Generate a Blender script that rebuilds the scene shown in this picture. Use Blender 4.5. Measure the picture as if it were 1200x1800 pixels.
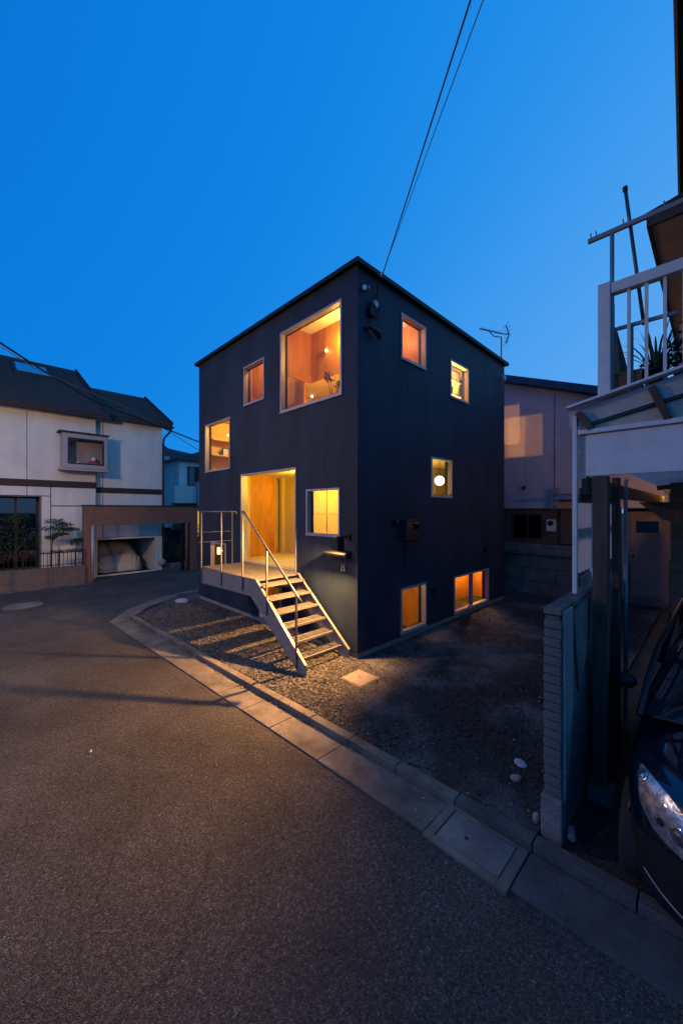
import bpy, bmesh, math, random
from mathutils import Vector, Matrix
from mathutils.bvhtree import BVHTree
random.seed(7)
R = math.radians
for o in list(bpy.data.objects):
    bpy.data.objects.remove(o)
SC = bpy.context.scene
COL = SC.collection

# ------------------------------------------------------------------ camera
cd = bpy.data.cameras.new('camera')
cam = bpy.data.objects.new('camera', cd)
COL.objects.link(cam)
cd.sensor_fit = 'VERTICAL'
cd.sensor_height = 36.0
cd.sensor_width = 24.0
cd.lens = 653.0 / 1800.0 * 36.0
cd.shift_y = -3.0 / 1800.0
cd.clip_start = 0.02
cd.clip_end = 2000
cam.location = (-4.484, -4.144, 2.5)
cam.rotation_euler = (R(90), 0, R(-44.8))
SC.camera = cam

# ------------------------------------------------------------------ sky and exposure
W = bpy.data.worlds.new('World')
SC.world = W
W.use_nodes = True
wn = W.node_tree.nodes
wl = W.node_tree.links
bg = wn['Background']
# blue hour sky: deep blue overhead and to the north, paler towards the afterglow side
tc_ = wn.new('ShaderNodeTexCoord')
dt = wn.new('ShaderNodeVectorMath')
dt.operation = 'DOT_PRODUCT'
dt.inputs[1].default_value = (0.58, -0.53, -0.70)
wl.new(tc_.outputs['Generated'], dt.inputs[0])
mr_ = wn.new('ShaderNodeMapRange')
mr_.inputs[1].default_value = -1.0
mr_.inputs[2].default_value = 1.0
wl.new(dt.outputs['Value'], mr_.inputs[0])
ramp = wn.new('ShaderNodeValToRGB')
ramp.color_ramp.interpolation = 'B_SPLINE'
els = ramp.color_ramp.elements
els[0].position, els[0].color = 0.0, (0.003, 0.15, 0.62, 1)
els[1].position, els[1].color = 1.0, (0.30, 0.50, 0.86, 1)
for p, c in ((0.12, (0.003, 0.20, 0.73)), (0.28, (0.006, 0.235, 0.78)), (0.42, (0.024, 0.29, 0.83)), (0.55, (0.075, 0.355, 0.87)), (0.68, (0.11, 0.39, 0.88))):
    e_ = els.new(p)
    e_.color = (*c, 1)
wl.new(mr_.outputs[0], ramp.inputs[0])
wl.new(ramp.outputs[0], bg.inputs[0])
bg.inputs[1].default_value = 1.0
vs = SC.view_settings
vs.view_transform = 'Standard'
vs.look = 'None'
vs.exposure = 0.0
vs.gamma = 1.0
vs.use_curve_mapping = False
SC.cycles.use_denoising = True
SC.cycles.max_bounces = 8
SC.cycles.diffuse_bounces = 4
SC.cycles.transparent_max_bounces = 24
SC.cycles.sample_clamp_indirect = 4.0
SC.cycles.caustics_reflective = False
SC.cycles.caustics_refractive = False

WARM = (1.0, 0.50, 0.10)
GOLD = (1.0, 0.60, 0.055)


def lamp(name, kind, loc, power, col, radius=0.03, rot=None, angle=120, blend=0.3):
    d = bpy.data.lights.new(name, kind)
    d.energy = power
    d.color = col
    if kind != 'SUN':
        d.shadow_soft_size = radius
    if kind == 'SPOT':
        d.spot_size = R(angle)
        d.spot_blend = blend
    o = bpy.data.objects.new(name, d)
    COL.objects.link(o)
    o.location = loc
    if rot is not None:
        o.rotation_euler = Vector(rot).to_track_quat('-Z', 'Y').to_euler()
    return o


# ------------------------------------------------------------------ materials
MATS = {}


def mat(name, col, rough=0.6, metal=0.0, var=0.12, vscale=3.0, bump=0.0, bscale=60.0, spec=0.4, col2=None, island=0.0,
        stretch=(1, 1, 1), coat=0.0, emit=None, estr=0.0, rvar=0.0, lo=0.3, hi=0.7):
    m = bpy.data.materials.new(name)
    m.use_nodes = True
    n, l = m.node_tree.nodes, m.node_tree.links
    b = n['Principled BSDF']
    b.inputs['Roughness'].default_value = rough
    b.inputs['Metallic'].default_value = metal
    b.inputs['Specular IOR Level'].default_value = spec
    b.inputs['Coat Weight'].default_value = coat
    tc = n.new('ShaderNodeTexCoord')
    mp = n.new('ShaderNodeMapping')
    mp.inputs['Scale'].default_value = stretch
    l.new(tc.outputs['Object'], mp.inputs[0])
    nz = n.new('ShaderNodeTexNoise')
    nz.inputs['Scale'].default_value = vscale
    nz.inputs['Detail'].default_value = 8
    nz.inputs['Roughness'].default_value = 0.65
    l.new(mp.outputs[0], nz.inputs['Vector'])
    mx = n.new('ShaderNodeMix')
    mx.data_type = 'RGBA'
    c2 = col2 if col2 else tuple(min(1, c * (1 + var)) for c in col)
    c1 = col if col2 else tuple(c * (1 - var) for c in col)
    mx.inputs[6].default_value = (*c1, 1)
    mx.inputs[7].default_value = (*c2, 1)
    rp = n.new('ShaderNodeMapRange')
    rp.inputs[1].default_value = lo
    rp.inputs[2].default_value = hi
    l.new(nz.outputs['Fac'], rp.inputs[0])
    l.new(rp.outputs[0], mx.inputs[0])
    out = mx.outputs[2]
    if island:
        g = n.new('ShaderNodeNewGeometry')
        mr = n.new('ShaderNodeMapRange')
        mr.inputs[3].default_value = 1 - island
        mr.inputs[4].default_value = 1 + island
        l.new(g.outputs['Random Per Island'], mr.inputs[0])
        vm = n.new('ShaderNodeVectorMath')
        vm.operation = 'SCALE'
        l.new(out, vm.inputs[0])
        l.new(mr.outputs[0], vm.inputs['Scale'])
        out = vm.outputs[0]
    l.new(out, b.inputs['Base Color'])
    if rvar:
        r2 = n.new('ShaderNodeMapRange')
        r2.inputs[3].default_value = rough - rvar
        r2.inputs[4].default_value = rough + rvar
        l.new(nz.outputs['Fac'], r2.inputs[0])
        l.new(r2.outputs[0], b.inputs['Roughness'])
    if bump:
        nb = n.new('ShaderNodeTexNoise')
        nb.inputs['Scale'].default_value = bscale
        nb.inputs['Detail'].default_value = 5
        l.new(mp.outputs[0], nb.inputs['Vector'])
        bp = n.new('ShaderNodeBump')
        bp.inputs['Strength'].default_value = min(1.0, bump)
        bp.inputs['Distance'].default_value = 0.02
        l.new(nb.outputs['Fac'], bp.inputs['Height'])
        l.new(bp.outputs[0], b.inputs['Normal'])
    if emit:
        b.inputs['Emission Color'].default_value = (*emit, 1)
        b.inputs['Emission Strength'].default_value = estr
    MATS[name] = m
    return m


def emission(name, col, s):
    m = bpy.data.materials.new(name)
    m.use_nodes = True
    n, l = m.node_tree.nodes, m.node_tree.links
    n.remove(n['Principled BSDF'])
    e = n.new('ShaderNodeEmission')
    e.inputs[0].default_value = (*col, 1)
    e.inputs[1].default_value = s
    l.new(e.outputs[0], n['Material Output'].inputs[0])
    return m


def glass(name, base=0.02, top=0.85, tint=(1, 1, 1), power=6.0):
    m = bpy.data.materials.new(name)
    m.use_nodes = True
    n, l = m.node_tree.nodes, m.node_tree.links
    n.remove(n['Principled BSDF'])
    tr = n.new('ShaderNodeBsdfTransparent')
    tr.inputs[0].default_value = (*tint, 1)
    gl = n.new('ShaderNodeBsdfGlossy')
    gl.inputs['Roughness'].default_value = 0.03
    lw = n.new('ShaderNodeLayerWeight')
    lw.inputs[0].default_value = 0.5
    pw = n.new('ShaderNodeMath')
    pw.operation = 'POWER'
    pw.inputs[1].default_value = power
    l.new(lw.outputs['Facing'], pw.inputs[0])
    mr = n.new('ShaderNodeMapRange')
    mr.inputs[3].default_value = base
    mr.inputs[4].default_value = top
    l.new(pw.outputs[0], mr.inputs[0])
    mx = n.new('ShaderNodeMixShader')
    l.new(mr.outputs[0], mx.inputs[0])
    l.new(tr.outputs[0], mx.inputs[1])
    l.new(gl.outputs[0], mx.inputs[2])
    l.new(mx.outputs[0], n['Material Output'].inputs[0])
    return m


def asphalt_mat():
    m = bpy.data.materials.new('asphalt')
    m.use_nodes = True
    n, l = m.node_tree.nodes, m.node_tree.links
    b = n['Principled BSDF']
    b.inputs['Roughness'].default_value = 0.85
    b.inputs['Specular IOR Level'].default_value = 0.25
    tc = n.new('ShaderNodeTexCoord')
    vo = n.new('ShaderNodeTexVoronoi')
    vo.inputs['Scale'].default_value = 140
    l.new(tc.outputs['Object'], vo.inputs['Vector'])
    nz = n.new('ShaderNodeTexNoise')
    nz.inputs['Scale'].default_value = 0.55
    nz.inputs['Detail'].default_value = 9
    nz.inputs['Roughness'].default_value = 0.7
    l.new(tc.outputs['Object'], nz.inputs['Vector'])
    nf = n.new('ShaderNodeTexNoise')
    nf.inputs['Scale'].default_value = 38
    nf.inputs['Detail'].default_value = 6
    nf.inputs['Roughness'].default_value = 0.7
    l.new(tc.outputs['Object'], nf.inputs['Vector'])
    # stone by stone value
    bw = n.new('ShaderNodeSeparateColor')
    l.new(vo.outputs['Color'], bw.inputs[0])
    r1 = n.new('ShaderNodeValToRGB')
    e = r1.color_ramp.elements
    e[0].position, e[0].color = 0.0, (0.030, 0.029, 0.028, 1)
    e[1].position, e[1].color = 0.72, (0.070, 0.064, 0.058, 1)
    x = e.new(0.93)
    x.color = (0.10, 0.095, 0.088, 1)
    x = e.new(1.0)
    x.color = (0.17, 0.16, 0.145, 1)
    l.new(bw.outputs[0], r1.inputs[0])
    r2 = n.new('ShaderNodeMapRange')
    r2.inputs[1].default_value = 0.3
    r2.inputs[2].default_value = 0.72
    r2.inputs[3].default_value = 0.48
    r2.inputs[4].default_value = 1.6
    l.new(nz.outputs['Fac'], r2.inputs[0])
    r3 = n.new('ShaderNodeMapRange')
    r3.inputs[1].default_value = 0.32
    r3.inputs[2].default_value = 0.68
    r3.inputs[3].default_value = 0.5
    r3.inputs[4].default_value = 1.5
    l.new(nf.outputs['Fac'], r3.inputs[0])
    mu = n.new('ShaderNodeMath')
    mu.operation = 'MULTIPLY'
    l.new(r2.outputs[0], mu.inputs[0])
    l.new(r3.outputs[0], mu.inputs[1])
    wn_ = n.new('ShaderNodeTexNoise')
    wn_.inputs['Scale'].default_value = 1.3
    wn_.inputs['Detail'].default_value = 7
    l.new(tc.outputs['Object'], wn_.inputs['Vector'])
    wv = n.new('ShaderNodeVectorMath')
    wv.operation = 'MULTIPLY_ADD'
    wv.inputs[1].default_value = (.9, .9, 0)
    l.new(wn_.outputs['Color'], wv.inputs[0])
    l.new(tc.outputs['Object'], wv.inputs[2])
    ve = n.new('ShaderNodeTexVoronoi')
    ve.feature = 'DISTANCE_TO_EDGE'
    ve.inputs['Scale'].default_value = 0.42
    l.new(wv.outputs[0], ve.inputs['Vector'])
    cm = n.new('ShaderNodeMapRange')
    cm.inputs[1].default_value = 0.0
    cm.inputs[2].default_value = 0.006
    cm.inputs[3].default_value = 0.45
    cm.inputs[4].default_value = 1.0
    l.new(ve.outputs['Distance'], cm.inputs[0])
    mk = n.new('ShaderNodeMapRange')
    mk.inputs[1].default_value = 0.47
    mk.inputs[2].default_value = 0.56
    l.new(nz.outputs['Fac'], mk.inputs[0])
    mxk = n.new('ShaderNodeMix')
    mxk.inputs[2].default_value = 1.0
    l.new(mk.outputs[0], mxk.inputs[0])
    l.new(cm.outputs[0], mxk.inputs[3])
    mu2 = n.new('ShaderNodeMath')
    mu2.operation = 'MULTIPLY'
    l.new(mu.outputs[0], mu2.inputs[0])
    l.new(mxk.outputs[0], mu2.inputs[1])
    mu = mu2
    vm = n.new('ShaderNodeVectorMath')
    vm.operation = 'SCALE'
    l.new(r1.outputs[0], vm.inputs[0])
    l.new(mu.outputs[0], vm.inputs['Scale'])
    l.new(vm.outputs[0], b.inputs['Base Color'])
    ad = n.new('ShaderNodeMath')
    ad.operation = 'SUBTRACT'
    l.new(nf.outputs['Fac'], ad.inputs[0])
    l.new(vo.outputs['Distance'], ad.inputs[1])
    bp = n.new('ShaderNodeBump')
    bp.inputs['Strength'].default_value = 0.9
    bp.inputs['Distance'].default_value = 0.012
    l.new(ad.outputs[0], bp.inputs['Height'])
    l.new(bp.outputs[0], b.inputs['Normal'])
    return m


def wood_mat(name, c1, c2, rough=0.45, scale=(1, 1, 0.12), freq=5.0):
    m = bpy.data.materials.new(name)
    m.use_nodes = True
    n, l = m.node_tree.nodes, m.node_tree.links
    b = n['Principled BSDF']
    b.inputs['Roughness'].default_value = rough
    tc = n.new('ShaderNodeTexCoord')
    mp = n.new('ShaderNodeMapping')
    mp.inputs['Scale'].default_value = scale
    l.new(tc.outputs['Object'], mp.inputs[0])
    nz = n.new('ShaderNodeTexNoise')
    nz.inputs['Scale'].default_value = freq
    nz.inputs['Detail'].default_value = 6
    nz.inputs['Distortion'].default_value = 1.2
    l.new(mp.outputs[0], nz.inputs['Vector'])
    cr = n.new('ShaderNodeValToRGB')
    cr.color_ramp.elements[0].position = 0.32
    cr.color_ramp.elements[0].color = (*c1, 1)
    cr.color_ramp.elements[1].position = 0.68
    cr.color_ramp.elements[1].color = (*c2, 1)
    l.new(nz.outputs['Fac'], cr.inputs[0])
    l.new(cr.outputs[0], b.inputs['Base Color'])
    return m


M = {}
M['asphalt'] = asphalt_mat()
M['soil'] = mat('packed_soil', (0.026, 0.024, 0.022), 0.95, var=0.5, vscale=0.75, bump=1.0, bscale=30, col2=(0.125, 0.125, 0.13), lo=.46, hi=.70)
M['pebble'] = mat('pebble', (0.076, 0.074, 0.070), 0.85, var=0.3, vscale=2.0, island=0.75)
M['soil_grit'] = mat('soil_grit', (0.034, 0.031, 0.028), 0.95, vscale=0.75, island=0.8, col2=(0.125, 0.125, 0.13), lo=.46, hi=.70)
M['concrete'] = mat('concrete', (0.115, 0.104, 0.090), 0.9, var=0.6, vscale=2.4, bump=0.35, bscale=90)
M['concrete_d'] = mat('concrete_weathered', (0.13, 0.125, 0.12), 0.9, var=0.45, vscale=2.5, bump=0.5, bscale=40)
M['concrete_n'] = mat('concrete_shaded', (0.065, 0.063, 0.062), 0.9, var=0.5, vscale=2.5, bump=0.5, bscale=40)  # darker copy of concrete for the near end, its shade put in the colour
M['foundation'] = mat('foundation_render', (0.22, 0.21, 0.20), 0.85, var=0.2, vscale=4, bump=0.2, bscale=60)
M['navy'] = mat('dark_render', (0.0115, 0.0235, 0.046), 0.66, var=0.5, vscale=1.6, stretch=(1, 1, .4), bump=0.28, bscale=160, spec=0.35)
M['black'] = mat('black_metal', (0.006, 0.006, 0.007), 0.6, var=0.1, spec=0.3)
M['blackgloss'] = mat('black_plastic', (0.02, 0.02, 0.022), 0.3, spec=0.5)
M['alu'] = mat('aluminium_frame', (0.38, 0.36, 0.37), 0.45, metal=0.2, var=0.06)
M['steel'] = mat('galvanised_steel', (0.20, 0.205, 0.21), 0.5, metal=0.2, var=0.18, vscale=9, bump=0.08, bscale=30)
M['steel_tread'] = mat('galvanised_grating', (0.11, 0.112, 0.115), 0.5, metal=0.2, var=0.2, vscale=9)
M['handrail'] = mat('handrail_steel', (0.16, 0.14, 0.125), 0.4, metal=0.4, var=0.15)
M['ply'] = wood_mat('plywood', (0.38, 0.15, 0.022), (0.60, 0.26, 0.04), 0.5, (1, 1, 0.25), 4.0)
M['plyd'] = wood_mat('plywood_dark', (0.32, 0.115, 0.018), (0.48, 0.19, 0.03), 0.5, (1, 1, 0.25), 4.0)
M['white_in'] = mat('interior_plaster', (0.74, 0.68, 0.52), 0.9, var=0.04)
M['cream'] = mat('interior_cream', (0.70, 0.52, 0.22), 0.8, var=0.05)
M['floor_in'] = mat('interior_floor', (0.66, 0.55, 0.35), 0.6, var=0.06)
M['glass'] = glass('window_glass')
M['glass_dark'] = glass('tinted_glass', 0.1, 0.95, (0.25, 0.27, 0.28))
M['siding_w'] = mat('white_siding', (0.68, 0.65, 0.61), 0.75, var=0.13, vscale=1.5, stretch=(1, 1, 0.4), bump=0.06, bscale=50)
M['joint'] = mat('dark_joint', (0.10, 0.095, 0.095), 0.9)
M['band'] = mat('brown_band', (0.035, 0.028, 0.028), 0.7)
M['brown'] = mat('terracotta_render', (0.20, 0.105, 0.075), 0.8, var=0.16, vscale=7, bump=0.1, bscale=40)
M['gardenwall'] = mat('grey_brown_render', (0.125, 0.10, 0.09), 0.85, var=0.2, vscale=5, bump=0.2)
M['porchdoor'] = mat('porch_door_paint', (0.24, 0.20, 0.185), 0.7, var=0.15)
M['garage_in'] = mat('garage_lining', (0.20, 0.16, 0.14), 0.9, var=0.2)
M['roof'] = mat('roof_shingle', (0.055, 0.030, 0.021), 0.85, var=0.35, vscale=5, bump=0.4, bscale=25)
M['roofblue'] = mat('roof_metal', (0.045, 0.055, 0.075), 0.6, var=0.15)
M['cloth'] = mat('car_cover_cloth', (0.55, 0.51, 0.45), 0.95, var=0.1, vscale=4, bump=0.2, bscale=12)
M['leaf'] = mat('leaf', (0.030, 0.048, 0.022), 0.6, island=0.6)
M['leaf2'] = mat('leaf_olive', (0.055, 0.068, 0.026), 0.6, island=0.6)
M['bark'] = mat('bark', (0.05, 0.038, 0.03), 0.95, var=0.3, vscale=12)
M['pink'] = mat('pinkish_siding', (0.48, 0.38, 0.38), 0.8, var=0.09, vscale=2, bump=0.08, bscale=60)
M['white_p'] = mat('white_paint', (0.60, 0.58, 0.57), 0.6, var=0.1, vscale=6, bump=0.05, bscale=40)
M['grey_p'] = mat('weathered_white_board', (0.40, 0.38, 0.37), 0.75, var=0.2, vscale=4, bump=0.08)
M['cream_p'] = mat('cream_timber', (0.42, 0.38, 0.32), 0.75, var=0.18, vscale=5)
M['timber'] = wood_mat('dark_timber', (0.036, 0.021, 0.016), (0.085, 0.050, 0.036), 0.7, (3, 3, 0.3), 6.0)
M['brick'] = mat('grey_brick', (0.108, 0.111, 0.116), 0.9, var=0.18, vscale=14, bump=0.5, bscale=60, island=0.0)
M['mortar'] = mat('mortar', (0.088, 0.09, 0.094), 0.95, var=0.2, vscale=20, bump=0.4)
M['zinc'] = mat('grey_sheet', (0.25, 0.245, 0.25), 0.6, metal=0.2, var=0.2, vscale=3)
M['translucent'] = mat('corrugated_plastic', (0.82, 0.81, 0.79), 0.35, var=0.06, spec=0.5)
def make_translucent(m, fac=0.5):
    n, l = m.node_tree.nodes, m.node_tree.links
    b = n['Principled BSDF']
    t = n.new('ShaderNodeBsdfTranslucent')
    t.inputs[0].default_value = (0.92, 0.90, 0.88, 1)
    mx = n.new('ShaderNodeMixShader')
    mx.inputs[0].default_value = fac
    l.new(b.outputs[0], mx.inputs[1])
    l.new(t.outputs[0], mx.inputs[2])
    l.new(mx.outputs[0], n['Material Output'].inputs[0])


make_translucent(M['translucent'], .7)
M['tan'] = mat('tan_soffit', (0.58, 0.40, 0.28), 0.8, var=0.12, vscale=3)
M['sidingdark'] = mat('brown_siding', (0.10, 0.075, 0.055), 0.8, var=0.2, vscale=3, stretch=(1, 1, 6))
M['terracotta'] = mat('terracotta_pot', (0.33, 0.12, 0.07), 0.8, var=0.15, vscale=8)
M['paint_car'] = mat('dark_blue_car_paint', (0.003, 0.006, 0.018), 0.2, metal=0.2, var=0.05, coat=1.0, spec=0.5)
M['carblack'] = mat('black_trim', (0.010, 0.010, 0.012), 0.5)
M['chrome'] = mat('chrome', (0.7, 0.7, 0.72), 0.12, metal=1.0, var=0.02)
M['lens'] = glass('headlight_lens', 0.10, 0.9, (0.97, 0.98, 1.0))
M['lampin'] = mat('headlight_reflector', (0.10, 0.11, 0.15), 0.28, metal=0.75, vscale=17, col2=(0.92, 0.93, 0.96), bump=.25, bscale=24)
M['rubber'] = mat('tyre_rubber', (0.015, 0.015, 0.015), 0.85)
M['amber'] = mat('amber_plastic', (0.45, 0.16, 0.03), 0.3)
M['pinkcover'] = mat('access_cover', (0.16, 0.135, 0.122), 0.8, var=0.15, vscale=12, bump=0.2)
M['stone_w'] = mat('pale_stone', (0.32, 0.31, 0.30), 0.8, var=0.15, vscale=9, bump=0.3, bscale=20)
M['stone_b'] = mat('blue_grey_stone', (0.30, 0.33, 0.38), 0.7, var=0.1, vscale=9)
M['stone_n'] = mat('buff_stone', (0.25, 0.22, 0.19), 0.9, var=0.2, vscale=12, bump=0.4)
M['cable'] = mat('cable_black', (0.010, 0.010, 0.012), 0.7)
M['cablegrey'] = mat('cable_blue_grey', (0.10, 0.13, 0.18), 0.7)
M['wire_sky'] = mat('antenna_metal', (0.08, 0.09, 0.11), 0.5, metal=0.4)
M['red'] = mat('red_ornament', (0.45, 0.05, 0.03), 0.5)
M['bulb'] = emission('bulb_glow', (1.0, 0.72, 0.38), 9.0)
M['globe'] = emission('globe_glow', (1.0, 0.80, 0.50), 3.2)
M['lit_wall'] = emission('lit_wall_glow', (1.0, 0.55, 0.08), 0.65)  # glow stands for lamplight on the porch wall
M['paper'] = mat('pale_enamel', (0.66, 0.64, 0.60), 0.5)


# ------------------------------------------------------------------ mesh builder
class MB:
    def __init__(s):
        s.v, s.f = [], []

    def add(s, vs, fs):
        k = len(s.v)
        s.v += [tuple(v) for v in vs]
        s.f += [tuple(i + k for i in f) for f in fs]
        return s

    def box(s, x0, x1, y0, y1, z0, z1):
        return s.add([(x0, y0, z0), (x1, y0, z0), (x1, y1, z0), (x0, y1, z0), (x0, y0, z1), (x1, y0, z1), (x1, y1, z1), (x0, y1, z1)],
                     [(3, 2, 1, 0), (4, 5, 6, 7), (0, 1, 5, 4), (1, 2, 6, 5), (2, 3, 7, 6), (3, 0, 4, 7)])

    def bar(s, p, q, w, h, up=(0, 0, 1)):
        p, q = Vector(p), Vector(q)
        d = (q - p).normalized()
        a = d.cross(Vector(up))
        if a.length < 1e-4:
            a = d.cross(Vector((1, 0, 0)))
        a = a.normalized() * (w / 2)
        b = a.cross(d).normalized() * (h / 2)
        v = [p - a - b, p + a - b, p + a + b, p - a + b, q - a - b, q + a - b, q + a + b, q - a + b]
        return s.add(v, [(3, 2, 1, 0), (4, 5, 6, 7), (0, 1, 5, 4), (1, 2, 6, 5), (2, 3, 7, 6), (3, 0, 4, 7)])

    def tube(s, pts, r, n=8, rs=None):
        pts = [Vector(p) for p in pts]
        k = len(s.v)
        ref = None
        for i, p in enumerate(pts):
            d = (pts[min(i + 1, len(pts) - 1)] - pts[max(i - 1, 0)]).normalized()
            if ref is None:
                ref = d.cross(Vector((0, 0, 1)))
                if ref.length < 1e-3:
                    ref = d.cross(Vector((1, 0, 0)))
            ref = (ref - d * ref.dot(d)).normalized()
            b = d.cross(ref)
            rr = rs[i] if rs else r
            for j in range(n):
                a = 2 * math.pi * j / n
                s.v.append(tuple(p + ref * (rr * math.cos(a)) + b * (rr * math.sin(a))))
        for i in range(len(pts) - 1):
            for j in range(n):
                a, b_ = k + i * n + j, k + i * n + (j + 1) % n
                s.f.append((a, b_, b_ + n, a + n))
        s.f.append(tuple(k + j for j in reversed(range(n))))
        e = k + (len(pts) - 1) * n
        s.f.append(tuple(e + j for j in range(n)))
        return s

    def prism(s, poly, vec):
        n = len(poly)
        vec = Vector(vec)
        p = [Vector(q) for q in poly]
        nrm = Vector((0, 0, 0))
        for i in range(n):
            nrm += p[i].cross(p[(i + 1) % n])
        if nrm.dot(vec) > 0:
            p = p[::-1]
        v = p + [q + vec for q in p]
        f = [tuple(range(n)), tuple(reversed(range(n, 2 * n)))]
        for i in range(n):
            j = (i + 1) % n
            f.append((j, i, i + n, j + n))
        return s.add(v, f)

    def lathe(s, prof, c, n=16, axis='z'):
        k = len(s.v)
        for (r, h) in prof:
            for j in range(n):
                a = 2 * math.pi * j / n
                x, y = r * math.cos(a), r * math.sin(a)
                q = {'z': (x, y, h), 'x': (h, x, y), 'y': (y, h, x)}[axis]
                s.v.append((c[0] + q[0], c[1] + q[1], c[2] + q[2]))
        for i in range(len(prof) - 1):
            for j in range(n):
                a, b = k + i * n + j, k + i * n + (j + 1) % n
                s.f.append((a, b, b + n, a + n))
        if prof[0][0] > 1e-5:
            s.f.append(tuple(k + j for j in reversed(range(n))))
        if prof[-1][0] > 1e-5:
            e = k + (len(prof) - 1) * n
            s.f.append(tuple(e + j for j in range(n)))
        return s

    def ball(s, c, r, n=12, sq=(1, 1, 1)):
        m = n // 2
        prof = [(max(1e-6, math.sin(math.pi * i / m)), -math.cos(math.pi * i / m)) for i in range(m + 1)]
        k = len(s.v)
        s.lathe(prof, (0, 0, 0), n)
        for i in range(k, len(s.v)):
            v = s.v[i]
            s.v[i] = (c[0] + v[0] * r * sq[0], c[1] + v[1] * r * sq[1], c[2] + v[2] * r * sq[2])
        return s

    def build(s, name, m, parent=None, smooth=False, bevel=0.0, kind=None, seg=2):
        me = bpy.data.meshes.new(name)
        me.from_pydata(s.v, [], s.f)
        me.materials.append(m)
        if smooth:
            me.polygons.foreach_set('use_smooth', [True] * len(me.polygons))
        me.update()
        o = bpy.data.objects.new(name, me)
        COL.objects.link(o)
        if parent is not None:
            o.parent = parent
            w = Vector((0, 0, 0))
            p = parent
            while p is not None:
                w += p.location
                p = p.parent
            o.location = -w
        if bevel:
            b = o.modifiers.new('bevel', 'BEVEL')
            b.width = bevel
            b.segments = seg
            b.limit_method = 'ANGLE'
        if kind:
            o['kind'] = kind
        return o


def thing(name, loc, label, cat, group=None):
    o = bpy.data.objects.new(name, None)
    o.empty_display_size = 0.1
    COL.objects.link(o)
    o.location = loc
    tag(o, label, cat, group)
    return o


def tag(o, label, cat, group=None):
    o['label'] = label
    o['category'] = cat
    if group:
        o['group'] = group
    return o


def struct(name, loc=(0, 0, 0)):
    o = bpy.data.objects.new(name, None)
    COL.objects.link(o)
    o.location = loc
    o['kind'] = 'structure'
    return o


def wall_mesh(P, u0, u1, v0, v1, th, holes):
    """Wall in the (u, v) plane; P(u, v, w) gives the point, w from 0 (outer face) to th. holes = (u0, u1, v0, v1)."""
    us = sorted({u0, u1, *[min(max(h[i], u0), u1) for h in holes for i in (0, 1)]})
    vv = sorted({v0, v1, *[min(max(h[i], v0), v1) for h in holes for i in (2, 3)]})
    b = MB()
    idx = {}

    def V(u, v, w):
        k = (round(u, 5), round(v, 5), w)
        if k not in idx:
            idx[k] = len(b.v)
            b.v.append(tuple(P(u, v, w)))
        return idx[k]

    def inside(i, j):
        if i < 0 or j < 0 or i >= len(us) - 1 or j >= len(vv) - 1:
            return True
        cu, cv = (us[i] + us[i + 1]) / 2, (vv[j] + vv[j + 1]) / 2
        return any(h[0] < cu < h[1] and h[2] < cv < h[3] for h in holes)
    for i in range(len(us) - 1):
        for j in range(len(vv) - 1):
            if inside(i, j):
                continue
            a, c, d, e = us[i], us[i + 1], vv[j], vv[j + 1]
            b.f.append((V(a, d, 0), V(c, d, 0), V(c, e, 0), V(a, e, 0)))
            b.f.append((V(a, e, th), V(c, e, th), V(c, d, th), V(a, d, th)))
            for (di, dj, p, q) in ((-1, 0, (a, e), (a, d)), (1, 0, (c, d), (c, e)), (0, -1, (a, d), (c, d)), (0, 1, (c, e), (a, e))):
                if inside(i + di, j + dj):
                    b.f.append((V(*q, 0), V(*p, 0), V(*p, th), V(*q, th)))
    return b


def frame_mb(P, u0, u1, v0, v1, w0, w1, t):
    """Four-sided frame, t wide, between depths w0 and w1, in the plane of P."""
    b = MB()
    for (a, c, d, e) in ((u0, u1, v0, v0 + t), (u0, u1, v1 - t, v1), (u0, u0 + t, v0 + t, v1 - t), (u1 - t, u1, v0 + t, v1 - t)):
        pts = [P(u, v, w) for w in (w0, w1) for (u, v) in ((a, d), (c, d), (c, e), (a, e))]
        b.add(pts, [(3, 2, 1, 0), (4, 5, 6, 7), (0, 1, 5, 4), (1, 2, 6, 5), (2, 3, 7, 6), (3, 0, 4, 7)])
    return b


def pbox(P, u0, u1, v0, v1, w0, w1, b=None):
    b = b or MB()
    pts = [P(u, v, w) for w in (w0, w1) for (u, v) in ((u0, v0), (u1, v0), (u1, v1), (u0, v1))]
    return b.add(pts, [(3, 2, 1, 0), (4, 5, 6, 7), (0, 1, 5, 4), (1, 2, 6, 5), (2, 3, 7, 6), (3, 0, 4, 7)])


def foliage(centres, n, size, mb=None, droop=0.2):
    """n leaf quads spread through the given (centre, radii) volumes."""
    b = mb or MB()
    for _ in range(n):
        c, r = random.choice(centres)
        while True:
            q = Vector((random.uniform(-1, 1), random.uniform(-1, 1), random.uniform(-1, 1)))
            if 0.15 < q.length < 1:
                break
        p = Vector((c[0] + q.x * r[0], c[1] + q.y * r[1], c[2] + q.z * r[2]))
        d = Vector((random.gauss(0, 1), random.gauss(0, 1), random.gauss(-droop, 0.7))).normalized()
        t = d.cross(Vector((random.gauss(0, 1), random.gauss(0, 1), random.gauss(0, 1)))).normalized()
        L = size * random.uniform(0.6, 1.3)
        w = L * 0.42
        b.add([p, p + d * L * 0.5 + t * w * 0.5, p + d * L, p + d * L * 0.5 - t * w * 0.5], [(0, 1, 2, 3)])
    return b


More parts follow.
